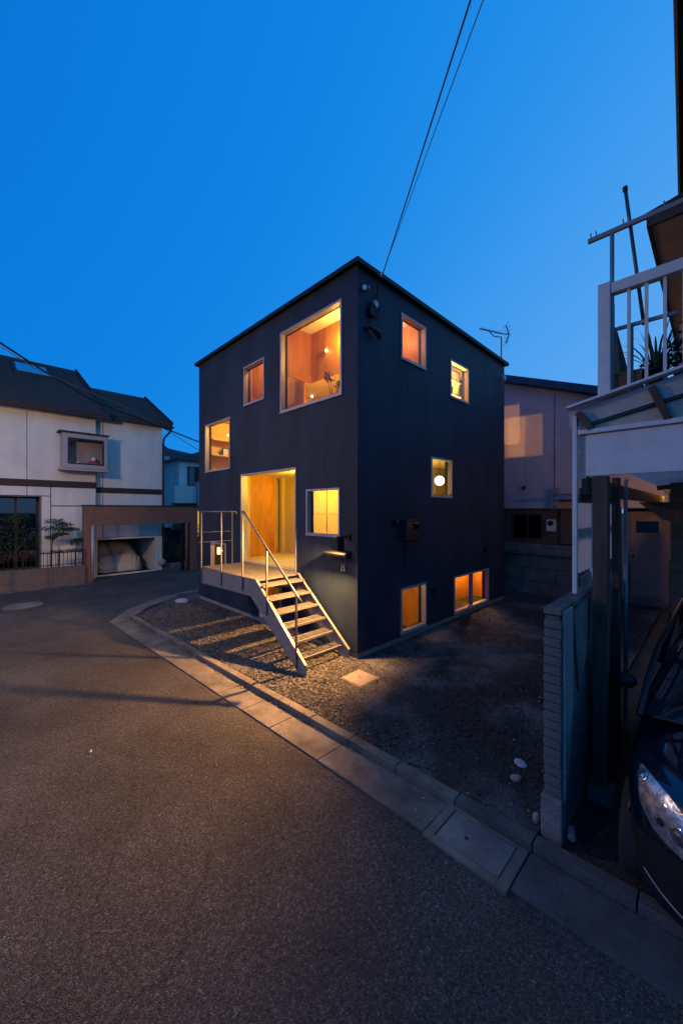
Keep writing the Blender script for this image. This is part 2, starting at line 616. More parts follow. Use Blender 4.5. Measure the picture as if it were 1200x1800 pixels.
def rock(name, c, r, sq, m, label, cat='stone', seed=1):
    rnd = random.Random(seed)
    bm = bmesh.new()
    bmesh.ops.create_icosphere(bm, subdivisions=3, radius=1)
    o1 = [Vector((rnd.gauss(0, 1), rnd.gauss(0, 1), rnd.gauss(0, 1))).normalized() for _ in range(7)]
    for v in bm.verts:
        k = 1.0
        for d in o1:
            k -= 0.10 * max(0, v.co.normalized().dot(d)) ** 3
        v.co = Vector((v.co.x * k * r * sq[0], v.co.y * k * r * sq[1], v.co.z * k * r * sq[2]))
    me = bpy.data.meshes.new(name)
    bm.to_mesh(me)
    bm.free()
    me.materials.append(m)
    me.polygons.foreach_set('use_smooth', [True] * len(me.polygons))
    o = bpy.data.objects.new(name, me)
    COL.objects.link(o)
    o.location = c
    o.rotation_euler = (0, 0, rnd.uniform(0, 3))
    return tag(o, label, cat)


# ================================================================== GROUND
g = MB()
g.add([(-400, -400, 0), (400, -400, 0), (400, 400, 0), (-400, 400, 0)], [(0, 1, 2, 3)])
g.build('road', M['asphalt'], kind='structure')


def kx(y):
    return -1.715 - 0.0385 * y


# yard: packed soil sheet with slight undulation, from the kerb to the back wall
nx, ny = 90, 100
yv, yf = [], []
for j in range(ny + 1):
    y = -3.19 + (6.9 + 3.19) * j / ny
    xa = kx(y) + 0.12 if y < 5.3 else -1.72 + (y - 5.3) * 0.97
    for i in range(nx + 1):
        x = xa + (7.2 - xa) * i / nx
        z = 0.050 + 0.010 * math.sin(1.7 * x + 0.6 * y) * math.sin(2.3 * y - 0.9 * x) + random.uniform(-0.004, 0.004)
        yv.append((x, y, z))
for j in range(ny):
    for i in range(nx):
        a = j * (nx + 1) + i
        yf.append((a, a + 1, a + nx + 2, a + nx + 1))
yb = MB()
yb.v, yb.f = yv, yf
yb.build('yard_ground', M['soil'], kind='structure', smooth=True)

rnd = random.Random(3)


def pebbles(name, n, m, region, size):
    b = MB()
    k = 0
    while k < n:
        x, y, ok = region()
        if not ok:
            continue
        k += 1
        r = size * rnd.uniform(0.5, 1.5) * (1.6 if rnd.random() < 0.04 else 1)
        a = rnd.uniform(0, 6.28)
        ca, sa = math.cos(a), math.sin(a)
        ex, ey, ez = r * rnd.uniform(0.8, 1.4), r * rnd.uniform(0.6, 1.0), r * rnd.uniform(0.4, 0.8)
        z = 0.052 + ez * 0.45
        tx, ty = rnd.uniform(-.4, .4) * r, rnd.uniform(-.4, .4) * r
        v = []
        for (px, py, pz) in ((1, 0, 0.1), (0.25, 1, -.1), (-1, 0.15, 0.15), (-.2, -1, 0), (0, 0, 1), (0, 0, -1)):
            X, Y = px * ex, py * ey
            v.append((x + X * ca - Y * sa + (tx if pz == 1 else 0), y + X * sa + Y * ca + (ty if pz == 1 else 0), z + pz * ez))
        b.add(v, [(0, 1, 4), (1, 2, 4), (2, 3, 4), (3, 0, 4), (1, 0, 5), (2, 1, 5), (3, 2, 5), (0, 3, 5)])
    return b.build(name, m, kind='stuff')


def strip_region():
    y = rnd.uniform(-0.9, 6.2)
    x = rnd.uniform(-1.95, 0.0)
    lim = kx(y) + 0.14 if y < 5.3 else -1.68 + (y - 5.3) * 0.97
    return x, y, x > lim and (y > -0.2 or rnd.random() < 0.5)


def lot_region():
    y = -3.15 + 3.1 * rnd.random()
    x = rnd.uniform(-1.6, 5.0) if rnd.random() < 0.55 else rnd.uniform(-1.6, 1.2)
    return x, y, x > kx(y) + 0.14


pebbles('gravel', 24000, M['pebble'], strip_region, 0.014)
pebbles('grit', 13000, M['soil_grit'], lot_region, 0.009)
pebbles('stray_gravel', 600, M['pebble'], lot_region, 0.014)

# kerb stones and gutter slabs, each piece an object of its own
kerb = struct('kerb', (-1.7, 0, 0))
gut = struct('gutter', (-1.9, 0, 0))


def slab(x0f, x1f, ya, yb_, z0, z1, name, parent, m, tilt=0.0, bevel=0.006):
    b = MB()
    v = []
    for z in (z0, z1):
        for (f, y) in ((x0f, ya), (x1f, ya), (x1f, yb_), (x0f, yb_)):
            dz = tilt if (z == z1 and f is x1f) else 0
            v.append((f(y), y, z + dz))
    b.add(v, [(3, 2, 1, 0), (4, 5, 6, 7), (0, 1, 5, 4), (1, 2, 6, 5), (2, 3, 7, 6), (3, 0, 4, 7)])
    return b.build(name, m, parent, bevel=bevel)


y = -7.4
while y < 5.2:
    L = min(0.6, 5.32 - y)
    j = random.uniform(-0.004, 0.004)
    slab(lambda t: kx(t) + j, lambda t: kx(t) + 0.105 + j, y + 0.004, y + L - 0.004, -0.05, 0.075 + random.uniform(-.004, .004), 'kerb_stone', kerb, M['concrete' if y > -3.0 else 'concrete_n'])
    y += L
cuts = [-7.6, -5.6, -4.2, -3.19]
for a, c in zip(cuts[:-1], cuts[1:]):
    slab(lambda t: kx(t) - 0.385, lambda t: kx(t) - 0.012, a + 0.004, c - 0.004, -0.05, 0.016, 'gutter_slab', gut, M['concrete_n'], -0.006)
cuts = [-2.55, -1.35, -0.55, 0.02, 0.62, 1.22, 1.82, 2.42, 3.02, 3.62, 4.22, 4.82, 5.30]
for a, c in zip(cuts[:-1], cuts[1:]):
    slab(lambda t: kx(t) - 0.385, lambda t: kx(t) - 0.012, a + 0.004, c - 0.004, -0.05, 0.016 + random.uniform(-.002, .002), 'gutter_slab', gut, M['concrete'], -0.006)
# corner pavers that turn round the plot
pl = [(-2.33, 5.31), (-2.02, 5.78), (-1.66, 6.25), (-1.16, 6.66), (-0.60, 7.02), (0.05, 7.2), (0.7, 7.3), (1.4, 7.4)]
for a, c in zip(pl[:-1], pl[1:]):
    d = Vector((c[0] - a[0], c[1] - a[1]))
    nrm = Vector((d.y, -d.x)).normalized() * 0.40
    i0, i1 = 0.008, 0.992
    p = [(a[0] + d.x * i0, a[1] + d.y * i0), (a[0] + d.x * i1, a[1] + d.y * i1)]
    b = MB().prism([(p[0][0], p[0][1], -.05), (p[1][0], p[1][1], -.05), (p[1][0] + nrm.x, p[1][1] + nrm.y, -.05), (p[0][0] + nrm.x, p[0][1] + nrm.y, -.05)], (0, 0, 0.075 + random.uniform(0, .01)))
    b.build('gutter_slab', M['concrete'], gut, bevel=0.006)

lit = MB()
for _ in range(420):
    y_ = random.uniform(-3.1, 5.2)
    x_ = kx(y_) + random.choice([-.03, -.05, -.08, .14, .20, -.30]) + random.gauss(0, .035)
    L_ = random.uniform(.006, .02)
    a_ = random.uniform(0, 6.28)
    c_, s__ = math.cos(a_) * L_, math.sin(a_) * L_
    z_ = .028 if x_ < kx(y_) - .01 else (.082 if x_ < kx(y_) + .11 else .066)
    lit.add([(x_ - c_, y_ - s__, z_), (x_ + s__ * .5, y_ - c_ * .5, z_ + .004), (x_ + c_, y_ + s__, z_ + .003), (x_ - s__ * .5, y_ + c_ * .5, z_ + .006)], [(0, 1, 2, 3)])
lit.build('leaf_litter', mat('dry_litter', (.16, .13, .09), .9, island=.7), kind='stuff')
wd_ = MB()
for _ in range(46):
    y_ = random.choice([random.uniform(-3.1, 5.2), random.uniform(4.2, 5.4), random.uniform(-3.1, -1.5)])
    x_ = kx(y_) + .125 + abs(random.gauss(0, .04))
    for k in range(random.randint(4, 9)):
        a_ = random.uniform(0, 6.28)
        h_ = random.uniform(.02, .07)
        q_ = Vector((x_ + random.gauss(0, .008), y_ + random.gauss(0, .008), .055))
        e_ = q_ + Vector((math.cos(a_) * h_ * .5, math.sin(a_) * h_ * .5, h_))
        sd_ = Vector((-math.sin(a_), math.cos(a_), 0)) * .003
        wd_.add([q_ - sd_, q_ + sd_, e_], [(0, 1, 2)])
wd_.build('weeds', M['leaf2'], kind='stuff')

# drain box in the gutter
dr = thing('drain_cover', (-1.85, -2.87, 0), 'rectangular concrete drain lid with a small lifting hole set in the gutter', 'drain cover')
X0, X1, Y0, Y1 = kx(-2.87) - 0.43, kx(-2.87) - 0.01, -3.185, -2.555
fb = MB()
fb.box(X0, X1, Y0, Y0 + .07, -.05, .022).box(X0, X1, Y1 - .07, Y1, -.05, .022).box(X0, X0 + .06, Y0 + .07, Y1 - .07, -.05, .022).box(X1 - .03, X1, Y0 + .07, Y1 - .07, -.05, .022)
fb.build('drain_frame', M['concrete'], dr, bevel=.004)
lid = wall_mesh(lambda u, v, w: (u, v, .017 - w), X0 + .068, X1 - .038, Y0 + .078, Y1 - .078, .04, [((X0 + X1) / 2 - .02, (X0 + X1) / 2 + .012, -2.83, -2.80)])
lid.build('lid', M['concrete_d'], dr)

# square access cover at the foot of the stairs
ac = thing('access_cover', (-0.49, -0.51, 0.05), 'square pale access cover with two finger holes, flush in the gravel by the stairs', 'access cover')
MB().box(-.70, -.29, -.71, -.30, .0, .066).build('rim', M['pinkcover'], ac, bevel=.006)
wall_mesh(lambda u, v, w: (u, v, .074 - w), -.685, -.305, -.695, -.315, .007, [(-.53, -.50, -.56, -.51), (-.49, -.46, -.50, -.45)]).build('lid', M['pinkcover'], ac)
mh = thing('manhole_cover', (-3.55, 8.6, 0), 'round manhole cover in the road in front of the low garden wall', 'manhole cover')
MB().lathe([(0.42, -.02), (0.42, .006), (0.345, .006), (0.345, -.01)], (-3.55, 8.6, 0), 40).build('collar', M['concrete'], mh)
mb = MB().lathe([(0.335, -.02), (0.335, .007), (0.0, .007)], (-3.55, 8.6, 0), 40)
for i in range(-3, 4):
    for j in range(-3, 4):
        if i * i + j * j < 12:
            mb.box(-3.55 + i * .085 - .02, -3.55 + i * .085 + .02, 8.6 + j * .085 - .02, 8.6 + j * .085 + .02, .006, .012)
mb.build('lid', M['concrete_d'], mh)

rock('stone', (-0.52, 5.87, 0.07), 0.17, (1.3, .8, .5), M['stone_w'], 'pale flat stone on the gravel near the far corner of the dark house', seed=4)
rock('stone', (-0.74, -2.82, 0.062), 0.06, (1.25, .9, .35), M['stone_b'], 'smooth oval blue grey stone on the dark ground near the brick pier', seed=9)
rock('stone', (-0.98, -2.87, 0.065), 0.055, (1.1, .8, .5), M['stone_n'], 'angular buff stone beside the oval blue grey one', seed=12)
rock('stone', (-1.345, -3.15, 0.085), 0.042, (0.7, .7, 1.2), M['stone_n'], 'broken lump of concrete leaning on the foot of the brick pier', seed=22)
rock('stone', (-3.62, .40, 0.012), 0.02, (1.2, .9, .7), M['stone_w'], 'tiny pale pebble lying alone on the open asphalt', seed=31)

# ================================================================== MAIN HOUSE
house = thing('cube_house', (3, 3, 0), 'three storey dark cube house with glowing square windows and flat black roof', 'house')
T = 0.16
PL = lambda u, v, w: (w, u, v)              # left face: plane X=0, u=Y
PR = lambda u, v, w: (u, w, v)              # right face: plane Y=0, u=X
PB = lambda u, v, w: (6 - w, u, v)          # back face X=6
PF = lambda u, v, w: (u, 6 - w, v)          # far face Y=6
LW = {'big': (.36, 2.12, 4.50, 6.11), 'sq': (2.73, 3.56, 4.93, 5.80), 'left': (4.23, 5.57, 3.54, 4.78), 'door': (1.63, 3.71, 1.30, 3.33),
      'win': (.41, 1.29, 2.06, 2.88), 'low1': (4.46, 5.24, .86, 1.66), 'low2': (2.10, 2.91, .17, .92)}
RW = {'w1': (1.20, 2.01, 5.35, 6.18), 'w2': (3.02, 3.85, 5.03, 5.83), 'w3': (2.23, 3.07, 2.80, 3.60), 'w4': (1.19, 2.02, .20, 1.03), 'w5': (3.18, 4.95, .19, 1.0)}
BW = {'b1': (.35, 1.2, 4.575, 5.275)}
HZ = 6.53
wall_mesh(PL, 0.0, 6.0, .14, HZ, T, list(LW.values())).build('wall', M['navy'], house)
wall_mesh(PR, T, 6.0 - T, .14, HZ, T, list(RW.values())).build('wall', M['navy'], house)
wall_mesh(PB, 0.0, 6.0, .14, HZ, T, list(BW.values())).build('wall', M['navy'], house)
wall_mesh(PF, T, 6.0 - T, .14, HZ, T, []).build('wall', M['navy'], house)
fb = MB()
fb.box(.015, 5.985, .015, .14, -.1, .139).box(.015, 5.985, 5.86, 5.985, -.1, .139).box(.015, .14, .14, 5.86, -.1, .139).box(5.86, 5.985, .14, 5.86, -.1, .139)
fb.build('foundation', M['foundation'], house)
rf = MB()
rf.box(-.08, 6.08, -.08, 6.08, HZ + .002, HZ + .05)
rf.build('roof', M['black'], house, bevel=.006)
tr = MB()
tr.box(-.095, 6.095, -.095, -.081, HZ - .012, HZ + .062).box(-.095, -.081, -.08, 6.081, HZ - .012, HZ + .062).box(6.081, 6.095, -.08, 6.081, HZ - .012, HZ + .062).box(-.08, 6.08, 6.081, 6.095, HZ - .012, HZ + .062)
tr.build('roof_edge', M['black'], house)


def window(P, r, t=.034, w0=-.022, w1=.075, panes=1, name='window', glassy=True):
    u0, u1, v0, v1 = r
    f = frame_mb(P, u0 - .012, u1 + .012, v0 - .012, v1 + .012, w0, w1, t)
    pbox(P, u0 - .02, u1 + .02, v0 - .03, v0 - .0125, w0 - .012, w1, f)
    if panes == 2:
        um = (u0 + u1) / 2
        pbox(P, um - .025, um + .025, v0 + t, v1 - t, w0 + .01, w1, f)
    o = f.build(name, M['alu'], house)
    if glassy:
        step = (u1 - u0) / panes
        for k in range(panes):
            pbox(P, u0 + k * step + t - .01, u0 + (k + 1) * step - t + .01, v0 + t - .014, v1 - t + .014, .03, .036).build('pane', M['glass'], o)
    return o


for k, r in LW.items():
    if k == 'door':
        window(PL, r, .035, -.015, .15, 1, 'door_frame', False)
    else:
        window(PL, r, .04 if k == 'big' else .034)
for k, r in RW.items():
    window(PR, r, .036, panes=2 if k == 'w5' else 1)
window(PB, BW['b1'])

# interior: slabs, partitions, linings
i0, i1 = T + .002, 6 - T - .002


def room(name, m, *boxes):
    for q in boxes:
        o = MB().box(*q).build(name, m, house)
    return o


room('floor_slab', M['floor_in'], (i0, i1, i0, i1, -.04, .02))
room('floor_slab', M['floor_in'], (i0, 1.90, i0, 4.299, 1.15, 1.295), (1.36, 1.90, 4.40, 4.84, 1.15, 1.295))
room('floor_slab', M['floor_in'], (2.0, i1, i0, 4.299, 1.15, 1.295))
room('ceiling', M['white_in'], (i0, 1.90, i0, 4.299, 3.42, 3.54), (1.36, 1.90, 4.40, 4.84, 3.42, 3.54))
room('ceiling', M['white_in'], (2.0, i1, i0, 4.299, 3.66, 3.78))
room('ceiling', M['white_in'], (i0, i1, i0, i1, 6.38, 6.46))
room('partition', M['cream'], (1.901, 1.999, i0, 4.95, 1.15, 3.78), (2.05, 2.14, i0, 4.95, 3.781, 6.379), (2.05, 2.14, i0, 4.95, .021, 1.149))
room('partition', M['cream'], (i0, .60, 4.30, 4.398, .021, 6.359))
room('partition', M['ply'], (.601, 1.34, 4.295, 4.395, .021, 6.359))
room('partition', M['cream'], (1.341, 1.899, 4.85, 4.94, .021, 6.359), (1.341, 1.40, 4.40, 4.849, .021, 6.359))
room('partition', M['ply'], (2.0, i1, 4.30, 4.398, .021, 6.359))
room('pilaster', M['cream'], (1.78, 1.895, 4.58, 4.68, 1.296, 3.419))
room('skirting', M['cream'], (1.885, 1.90, i0, 4.57, 1.296, 1.42))
# upper front: hung plywood box and pale lower ceiling
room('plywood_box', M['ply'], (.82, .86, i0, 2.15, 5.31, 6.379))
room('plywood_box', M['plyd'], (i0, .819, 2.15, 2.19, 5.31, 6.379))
room('ceiling', M['cream'], (.861, 2.049, i0, 4.294, 5.312, 5.36), (.70, .86, 2.191, 4.294, 5.312, 5.36))
room('plywood_lining', M['ply'], (1.86, 1.899, i0, 4.29, 3.55, 5.311))
room('plywood_lining', M['ply'], (.66, .699, 2.191, 4.294, 3.9, 6.379))
room('beam', M['cream'], (.701, 1.85, 3.0, 3.10, 5.12, 5.311))
room('plywood_lining', M['ply'], (.861, 2.049, 1.0, 1.04, 5.361, 6.379))
# left bay (split level)
room('floor_slab', M['floor_in'], (i0, 1.34, 4.40, i1, .50, .62))
room('ceiling', M['white_in'], (i0, 1.34, 4.40, i1, 2.72, 2.84))
room('ceiling', M['cream'], (i0, 1.34, 4.40, i1, 5.02, 5.1))
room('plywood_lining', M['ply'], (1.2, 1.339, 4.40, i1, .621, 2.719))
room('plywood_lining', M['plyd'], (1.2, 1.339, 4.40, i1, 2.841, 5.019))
# lower room linings
room('plywood_lining', M['ply'], (1.70, 1.74, .9, 4.29, .021, 1.149))
room('plywood_lining', M['ply'], (2.141, 5.749, .85, .89, .021, 1.149))
room('plywood_lining', M['ply'], (i0, 1.69, 1.6, 1.64, .021, 1.149))
room('plywood_lining', M['ply'], (2.012, 2.049, i0, .89, .021, 1.149), (2.012, 2.049, i0, .999, 5.361, 6.379))
room('plywood_lining', M['ply'], (5.75, 5.79, i0, .849, .021, 1.149))
room('partition', M['cream'], (2.0, 5.0, 1.25, 1.29, 1.296, 3.659))
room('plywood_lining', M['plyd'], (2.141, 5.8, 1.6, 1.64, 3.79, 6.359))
# entry cupboard fronts seen through the small window
cb = thing('cupboard', (1.86, 2.4, 1.296), 'cream cupboard with a rail across its doors, inside the window left of the wall lamp', 'cupboard')
MB().box(1.80, 1.88, 2.72, 3.40, 1.296, 3.3).build('door', M['cream'], cb, bevel=.004)
MB().box(1.80, 1.88, 1.90, 2.69, 1.296, 3.3).build('door', M['cream'], cb, bevel=.004)
MB().box(1.785, 1.80, 2.74, 3.38, 2.41, 2.44).build('rail', M['cream'], cb)
MB().box(1.785, 1.80, 1.92, 2.67, 2.41, 2.44).build('rail', M['cream'], cb)
# shelves behind the left window
sh = thing('wall_shelf', (.9, 5.2, 3.4), 'two lit plywood shelves inside the left-hand window of the dark house', 'shelf')
MB().box(i0, 1.19, 5.50, 5.835, 4.43, 4.46).build('board', M['cream'], sh)
MB().box(i0, 1.19, 5.50, 5.835, 4.00, 4.03).build('board', M['cream'], sh)
MB().box(i0, 1.19, 5.815, 5.836, 3.0, 5.0).build('back_panel', M['cream'], sh)
pf = thing('picture_frame', (.7, 5.7, 4.031), 'small dark framed picture on the lower shelf in the left-hand window', 'picture frame')
MB().box(.52, .72, 5.66, 5.69, 4.031, 4.27).build('frame', M['carblack'], pf)
MB().box(.55, .69, 5.652, 5.659, 4.06, 4.24).build('picture', M['paper'], pf)
sh2 = thing('bookcase', (3.6, 1.2, 3.79), 'pale open bookcase seen through the upper back window of the right wall', 'bookcase')
MB().box(3.7, 5.6, 1.56, 1.597, 3.79, 6.3).build('back_panel', M['cream'], sh2)
for z in (5.05, 5.44, 5.80, 6.12):
    MB().box(3.7, 4.60, .55, .80, z, z + .03).build('shelf', M['paper'], sh2)
MB().box(4.605, 4.66, .62, .80, 3.8, 6.3).build('upright', M['paper'], sh2)

# lights inside
lamp('upper_front_light', 'POINT', (.62, 1.1, 5.95), 40, WARM, .05)
lamp('upper_low_light', 'POINT', (.48, 1.5, 4.2), 60, WARM, .05)
lamp('loft_light', 'POINT', (1.6, .55, 6.15), 18, (1, .45, .22), .05)
lamp('loft_side_light', 'POINT', (.42, 3.3, 6.1), 46, WARM, .05)
lamp('entry_light', 'POINT', (.95, 2.6, 3.2), 108, GOLD, .06)
lamp('left_bay_light', 'POINT', (.70, 4.75, 4.75), 50, (1.0, .58, .16), .05)
lamp('left_low_light', 'POINT', (.5, 5.0, 1.9), 44, WARM, .05)
lamp('low_front_light', 'POINT', (.9, .55, .95), 22, WARM, .05)
lamp('low_side_light', 'POINT', (.8, 2.5, .95), 34, WARM, .05)
lamp('low_back_light', 'POINT', (5.15, .40, 1.05), 45, WARM, .05)
lamp('mid_back_light', 'POINT', (2.9, .75, 2.5), 55, GOLD, .05)
lamp('upper_back_light', 'POINT', (3.4, .6, 6.1), 34, (1, .6, .25), .05)
lamp('rear_spot', 'POINT', (4.0, 1.14, 5.0), 178, WARM, .006)
lamp('rear_spot', 'POINT', (4.0, .44, 4.55), 257, WARM, .006)
lamp('rear_spot', 'POINT', (4.0, .61, 4.95), 178, WARM, .006)


def bulb(c, r, label, m='bulb', cord=0.0):
    t = thing('pendant_lamp' if cord else 'bulb_lamp', c, label, 'lamp')
    MB().ball(c, r, 14).build('bulb', M[m], t, smooth=True)
    if cord:
        MB().tube([(c[0], c[1], c[2] + r), (c[0], c[1], c[2] + r + cord)], .006, 6).build('cord', M['carblack'], t)
    else:
        MB().lathe([(r * .7, -.02), (r * .7, .0), (r * .9, .03)], (c[0], c[1], c[2] + r), 10).build('holder', M['alu'], t)
    return t


bulb((.765, 1.59, 5.84), .03, 'bare bright bulb against the plywood in the largest window')
bulb((1.32, 2.71, 5.25), .028, 'small downlight under the pale lower ceiling in the largest window')
bulb((3.25, .40, 3.19), .115, 'glowing round globe lamp in the middle window of the right wall', 'globe', .35)
bulb((.26, 5.36, 1.40), .10, 'glowing lamp in the small low window behind the landing', 'globe', 1.2)
bulb((.50, 5.3, 4.56), .02, 'tiny bulb above the shelves in the left-hand window')

pt = thing('potted_plant', (.28, .85, 4.5), 'dark leafy plant standing at the sill inside the largest window', 'plant')
stem = MB()
fl = []
for k in range(6):
    a = random.uniform(0, 6.28)
    top = (.28 + .10 * math.cos(a), .86 + .14 * math.sin(a), 4.78 + .045 * k)
    stem.tube([(.28, .85, 4.56), ((.28 + top[0]) / 2, (.85 + top[1]) / 2, 4.66), top], .005, 5)
    fl.append((top, (.07, .09, .07)))
stem.build('stem', M['bark'], pt)
foliage(fl, 110, .06).build('foliage', M['leaf'], pt)
MB().lathe([(.05, 4.44), (.075, 4.58), (.068, 4.58)], (.28, .85, 0), 14).build('pot', M['paper'], pt, smooth=True)
room('window_sill', M['ply'], (i0, .42, .36, 2.12, 4.40, 4.438))

# ------------------------------------------------------------------ entrance stairs
st = thing('entrance_stairs', (-.55, 1.2, 0), 'galvanised steel entrance stairs with open grating treads, landing and tube handrail', 'stairs')
prof = [(3.60, 1.27), (1.44, 1.305), (.10, .215), (.10, .0), (.26, .0), (.31, .08), (1.63, .99), (3.60, .95)]
for x in (-1.01, -.10):
    MB().prism([(x, a, z) for a, z in prof], (.012, 0, 0)).build('stringer', M['steel'], st)
    lip = MB()
    for (a, c) in zip(prof[:2], prof[1:3]):
        lip.bar((x + .006, a[0], a[1]), (x + .006, c[0], c[1]), .045, .008)
    lip.build('stringer_flange', M['steel'], st)


def grating(x0, x1, y0, y1, z, n, h=.028):
    b = MB()
    b.box(x0, x1, y0, y0 + .012, z - h, z).box(x0, x1, y1 - .012, y1, z - h, z).box(x0, x0 + .006, y0 + .012, y1 - .012, z - h, z).box(x1 - .006, x1, y0 + .012, y1 - .012, z - h, z)
    return b


for i in range(7):
    z = 1.215 - .1935 * i if i < 6 else .045
    ya = 1.245 - .197 * i if i < 6 else .105
    b = grating(-.996, -.102, ya, ya + .245, z, 0)
    for k in range(7):
        yy = ya + .03 + k * .032
        b.box(-.99, -.108, yy - .0035, yy + .0035, z - .026, z - .001)
    for k in range(1, 9):
        xx = -.996 + .894 * k / 9
        b.box(xx - .004, xx + .004, ya + .012, ya + .233, z - .012, z - .0005)
    b.box(-.996, -.102, ya - .004, ya + .034, z - .03, z + .002)
    b.build('tread', M['steel_tread'], st)
dk = grating(-.996, -.03, 1.46, 3.58, 1.30, 0, .035)
for k in range(66):
    yy = 1.49 + k * .0315
    dk.box(-.99, -.036, yy - .004, yy + .004, 1.27, 1.299)
for k in range(1, 10):
    xx = -.996 + .966 * k / 10
    dk.box(xx - .003, xx + .003, 1.472, 3.568, 1.285, 1.2985)
for yy in (2.15, 2.8):
    dk.box(-.99, -.036, yy - .01, yy + .01, 1.266, 1.3005)
dk.build('landing_deck', M['steel_tread'], st)
MB().box(-1.0, -.03, 3.59, 3.602, .96, 1.27).build('end_plate', M['steel'], st)
for (yy, za, zb) in ((3.57, .98, 2.46), (2.68, 1.02, 2.46), (1.87, 1.05, 2.46), (1.10, .76, 1.88), (.31, .12, 1.20)):
    MB().box(-1.035, -1.0105, yy - .014, yy + .014, za, zb).build('post', M['handrail'], st, bevel=.003)
MB().box(-.322, -.298, 3.558, 3.582, 1.25, 2.46).build('post', M['handrail'], st, bevel=.003)
MB().tube([(-1.022, 3.57, 2.47), (-.24, 3.57, 2.47), (-.21, 3.57, 2.455), (-.20, 3.57, 2.40)], .017, 8).build('top_rail', M['handrail'], st, smooth=True)
MB().tube([(-1.022, 3.57, 2.47), (-1.022, 2.66, 2.47)], .017, 8).build('top_rail', M['handrail'], st, smooth=True)
for z in (2.03, 1.82):
    MB().tube([(-1.10, 3.57, z), (-.31, 3.57, z)], .009, 6).build('mid_rail', M['handrail'], st, smooth=True)
MB().tube([(-1.022, 1.90, 2.475), (-1.022, 1.84, 2.475), (-1.022, 1.78, 2.43), (-1.022, .30, 1.225), (-1.022, .19, 1.135)], .019, 10).build('handrail', M['handrail'], st, smooth=True)
MB().tube([(-.99, 1.3, .52), (-.11, .5, .04)], .012, 6).build('brace', M['steel'], st)

# ------------------------------------------------------------------ fittings on the dark house
wl_ = thing('wall_lamp', (-.08, .33, 2.05), 'black hooded wall lamp lighting the wall above the letterbox', 'lamp')
MB().box(-.035, -.001, .15, .27, 2.00, 2.10).build('backplate', M['black'], wl_, bevel=.005)
MB().tube([(-.035, .21, 2.05), (-.12, .205, 2.06), (-.19, .20, 2.05)], .014, 8).build('arm', M['black'], wl_)
hood = MB()
hood.lathe([(.022, 2.075), (.060, 2.045), (.070, 1.985), (.066, 1.985), (.054, 2.04), (.02, 2.065)], (-.25, .20, 0), 16)
hood.box(-.32, -.175, .132, .140, 1.84, 2.05)  # side plate added to cut the lamp's light towards the yard
hood.build('hood', M['black'], wl_, smooth=False)
MB().ball((-.25, .20, 2.02), .022, 10).build('bulb', M['bulb'], wl_, smooth=True)
lamp('wall_lamp_light', 'SPOT', (-.25, .205, 1.965), 1500, (1.0, .46, .13), .025, (-.65, .30, -.70), 172, .9)

lb = thing('letterbox', (-.08, .38, 1.72), 'flat metal letterbox with a sloping lid under the wall lamp', 'letterbox')
MB().prism([(-.002, .14, 1.70), (-.002, .63, 1.70), (-.002, .63, 1.775), (-.002, .14, 1.775)], (-.12, 0, 0)).build('body', M['carblack'], lb, bevel=.004)
MB().prism([(-.001, .13, 1.80), (-.172, .13, 1.765), (-.172, .13, 1.777), (-.001, .13, 1.812)], (0, .51, 0)).build('lid', M['carblack'], lb)
MB().box(-.128, -.1215, .16, .61, 1.735, 1.745).build('slot', M['alu'], lb)
hp = thing('letter_plate', (-.03, .30, 1.53), 'small raised metal letter H on the wall under the letterbox', 'house sign')
hb = MB()
hb.box(-.040, -.028, .322, .342, 1.475, 1.60).box(-.040, -.028, .262, .282, 1.475, 1.60).box(-.040, -.028, .282, .322, 1.527, 1.550)
hb.build('letter', M['zinc'], hp, bevel=.002)
MB().box(-.0275, -.0005, .292, .312, 1.528, 1.548).build('spacer', M['black'], hp)

em = thing('electric_meter', (1.4, -.08, 2.1), 'black electric meter box with a small glass face on the right wall', 'meter')
MB().box(1.22, 1.60, -.115, -.001, 1.93, 2.30).build('case', M['blackgloss'], em, bevel=.012)
MB().box(1.20, 1.62, -.14, -.001, 2.301, 2.33).build('hood', M['blackgloss'], em, bevel=.006)
MB().box(1.45, 1.58, -.135, -.116, 2.14, 2.27).build('face', M['glass_dark'], em, bevel=.006)
MB().box(1.455, 1.575, -.139, -.1355, 2.245, 2.262).build('label_strip', M['alu'], em)
MB().tube([(1.33, -.03, 1.93), (1.33, -.03, 1.50)], .014, 8).build('conduit', M['navy'], em)
sv = thing('wall_sensor', (.98, -.05, 2.28), 'small dark round sensor on the right wall beside the electric meter', 'sensor')
MB().lathe([(.045, 0), (.045, -.03), (.02, -.035)], (.98, -.001, 2.28), 14, 'y').build('base', M['black'], sv)
MB().ball((.985, -.065, 2.285), .04, 12).build('head', M['blackgloss'], sv, smooth=True)
for (x, z, lab) in ((2.32, .83, 'small black vent cover low on the right wall between two low windows'), (4.78, 1.51, 'small dark vent cover above the double low window')):
    v_ = thing('vent_cover', (x, -.03, z), lab, 'vent')
    MB().box(x - .07, x + .07, -.03, -.001, z - .07, z + .07).build('hood', M['black'], v_, bevel=.01)
    for k in range(3):
        MB().box(x - .055, x + .055, -.037, -.0305, z - .045 + k * .035, z - .03 + k * .035).build('louvre', M['black'], v_)
rv = thing('round_vent', (5.85, -.05, 6.12), 'round pale vent cap high at the back end of the right wall', 'vent')
MB().lathe([(.085, -.001), (.085, -.06), (.07, -.085), (.0, -.09)], (5.85, 0, 6.12), 20, 'y').build('cap', M['alu'], rv, smooth=True)
MB().lathe([(.10, -.0005), (.10, -.012), (.086, -.012)], (5.85, 0, 6.12), 20, 'y').build('flange', M['alu'], rv)

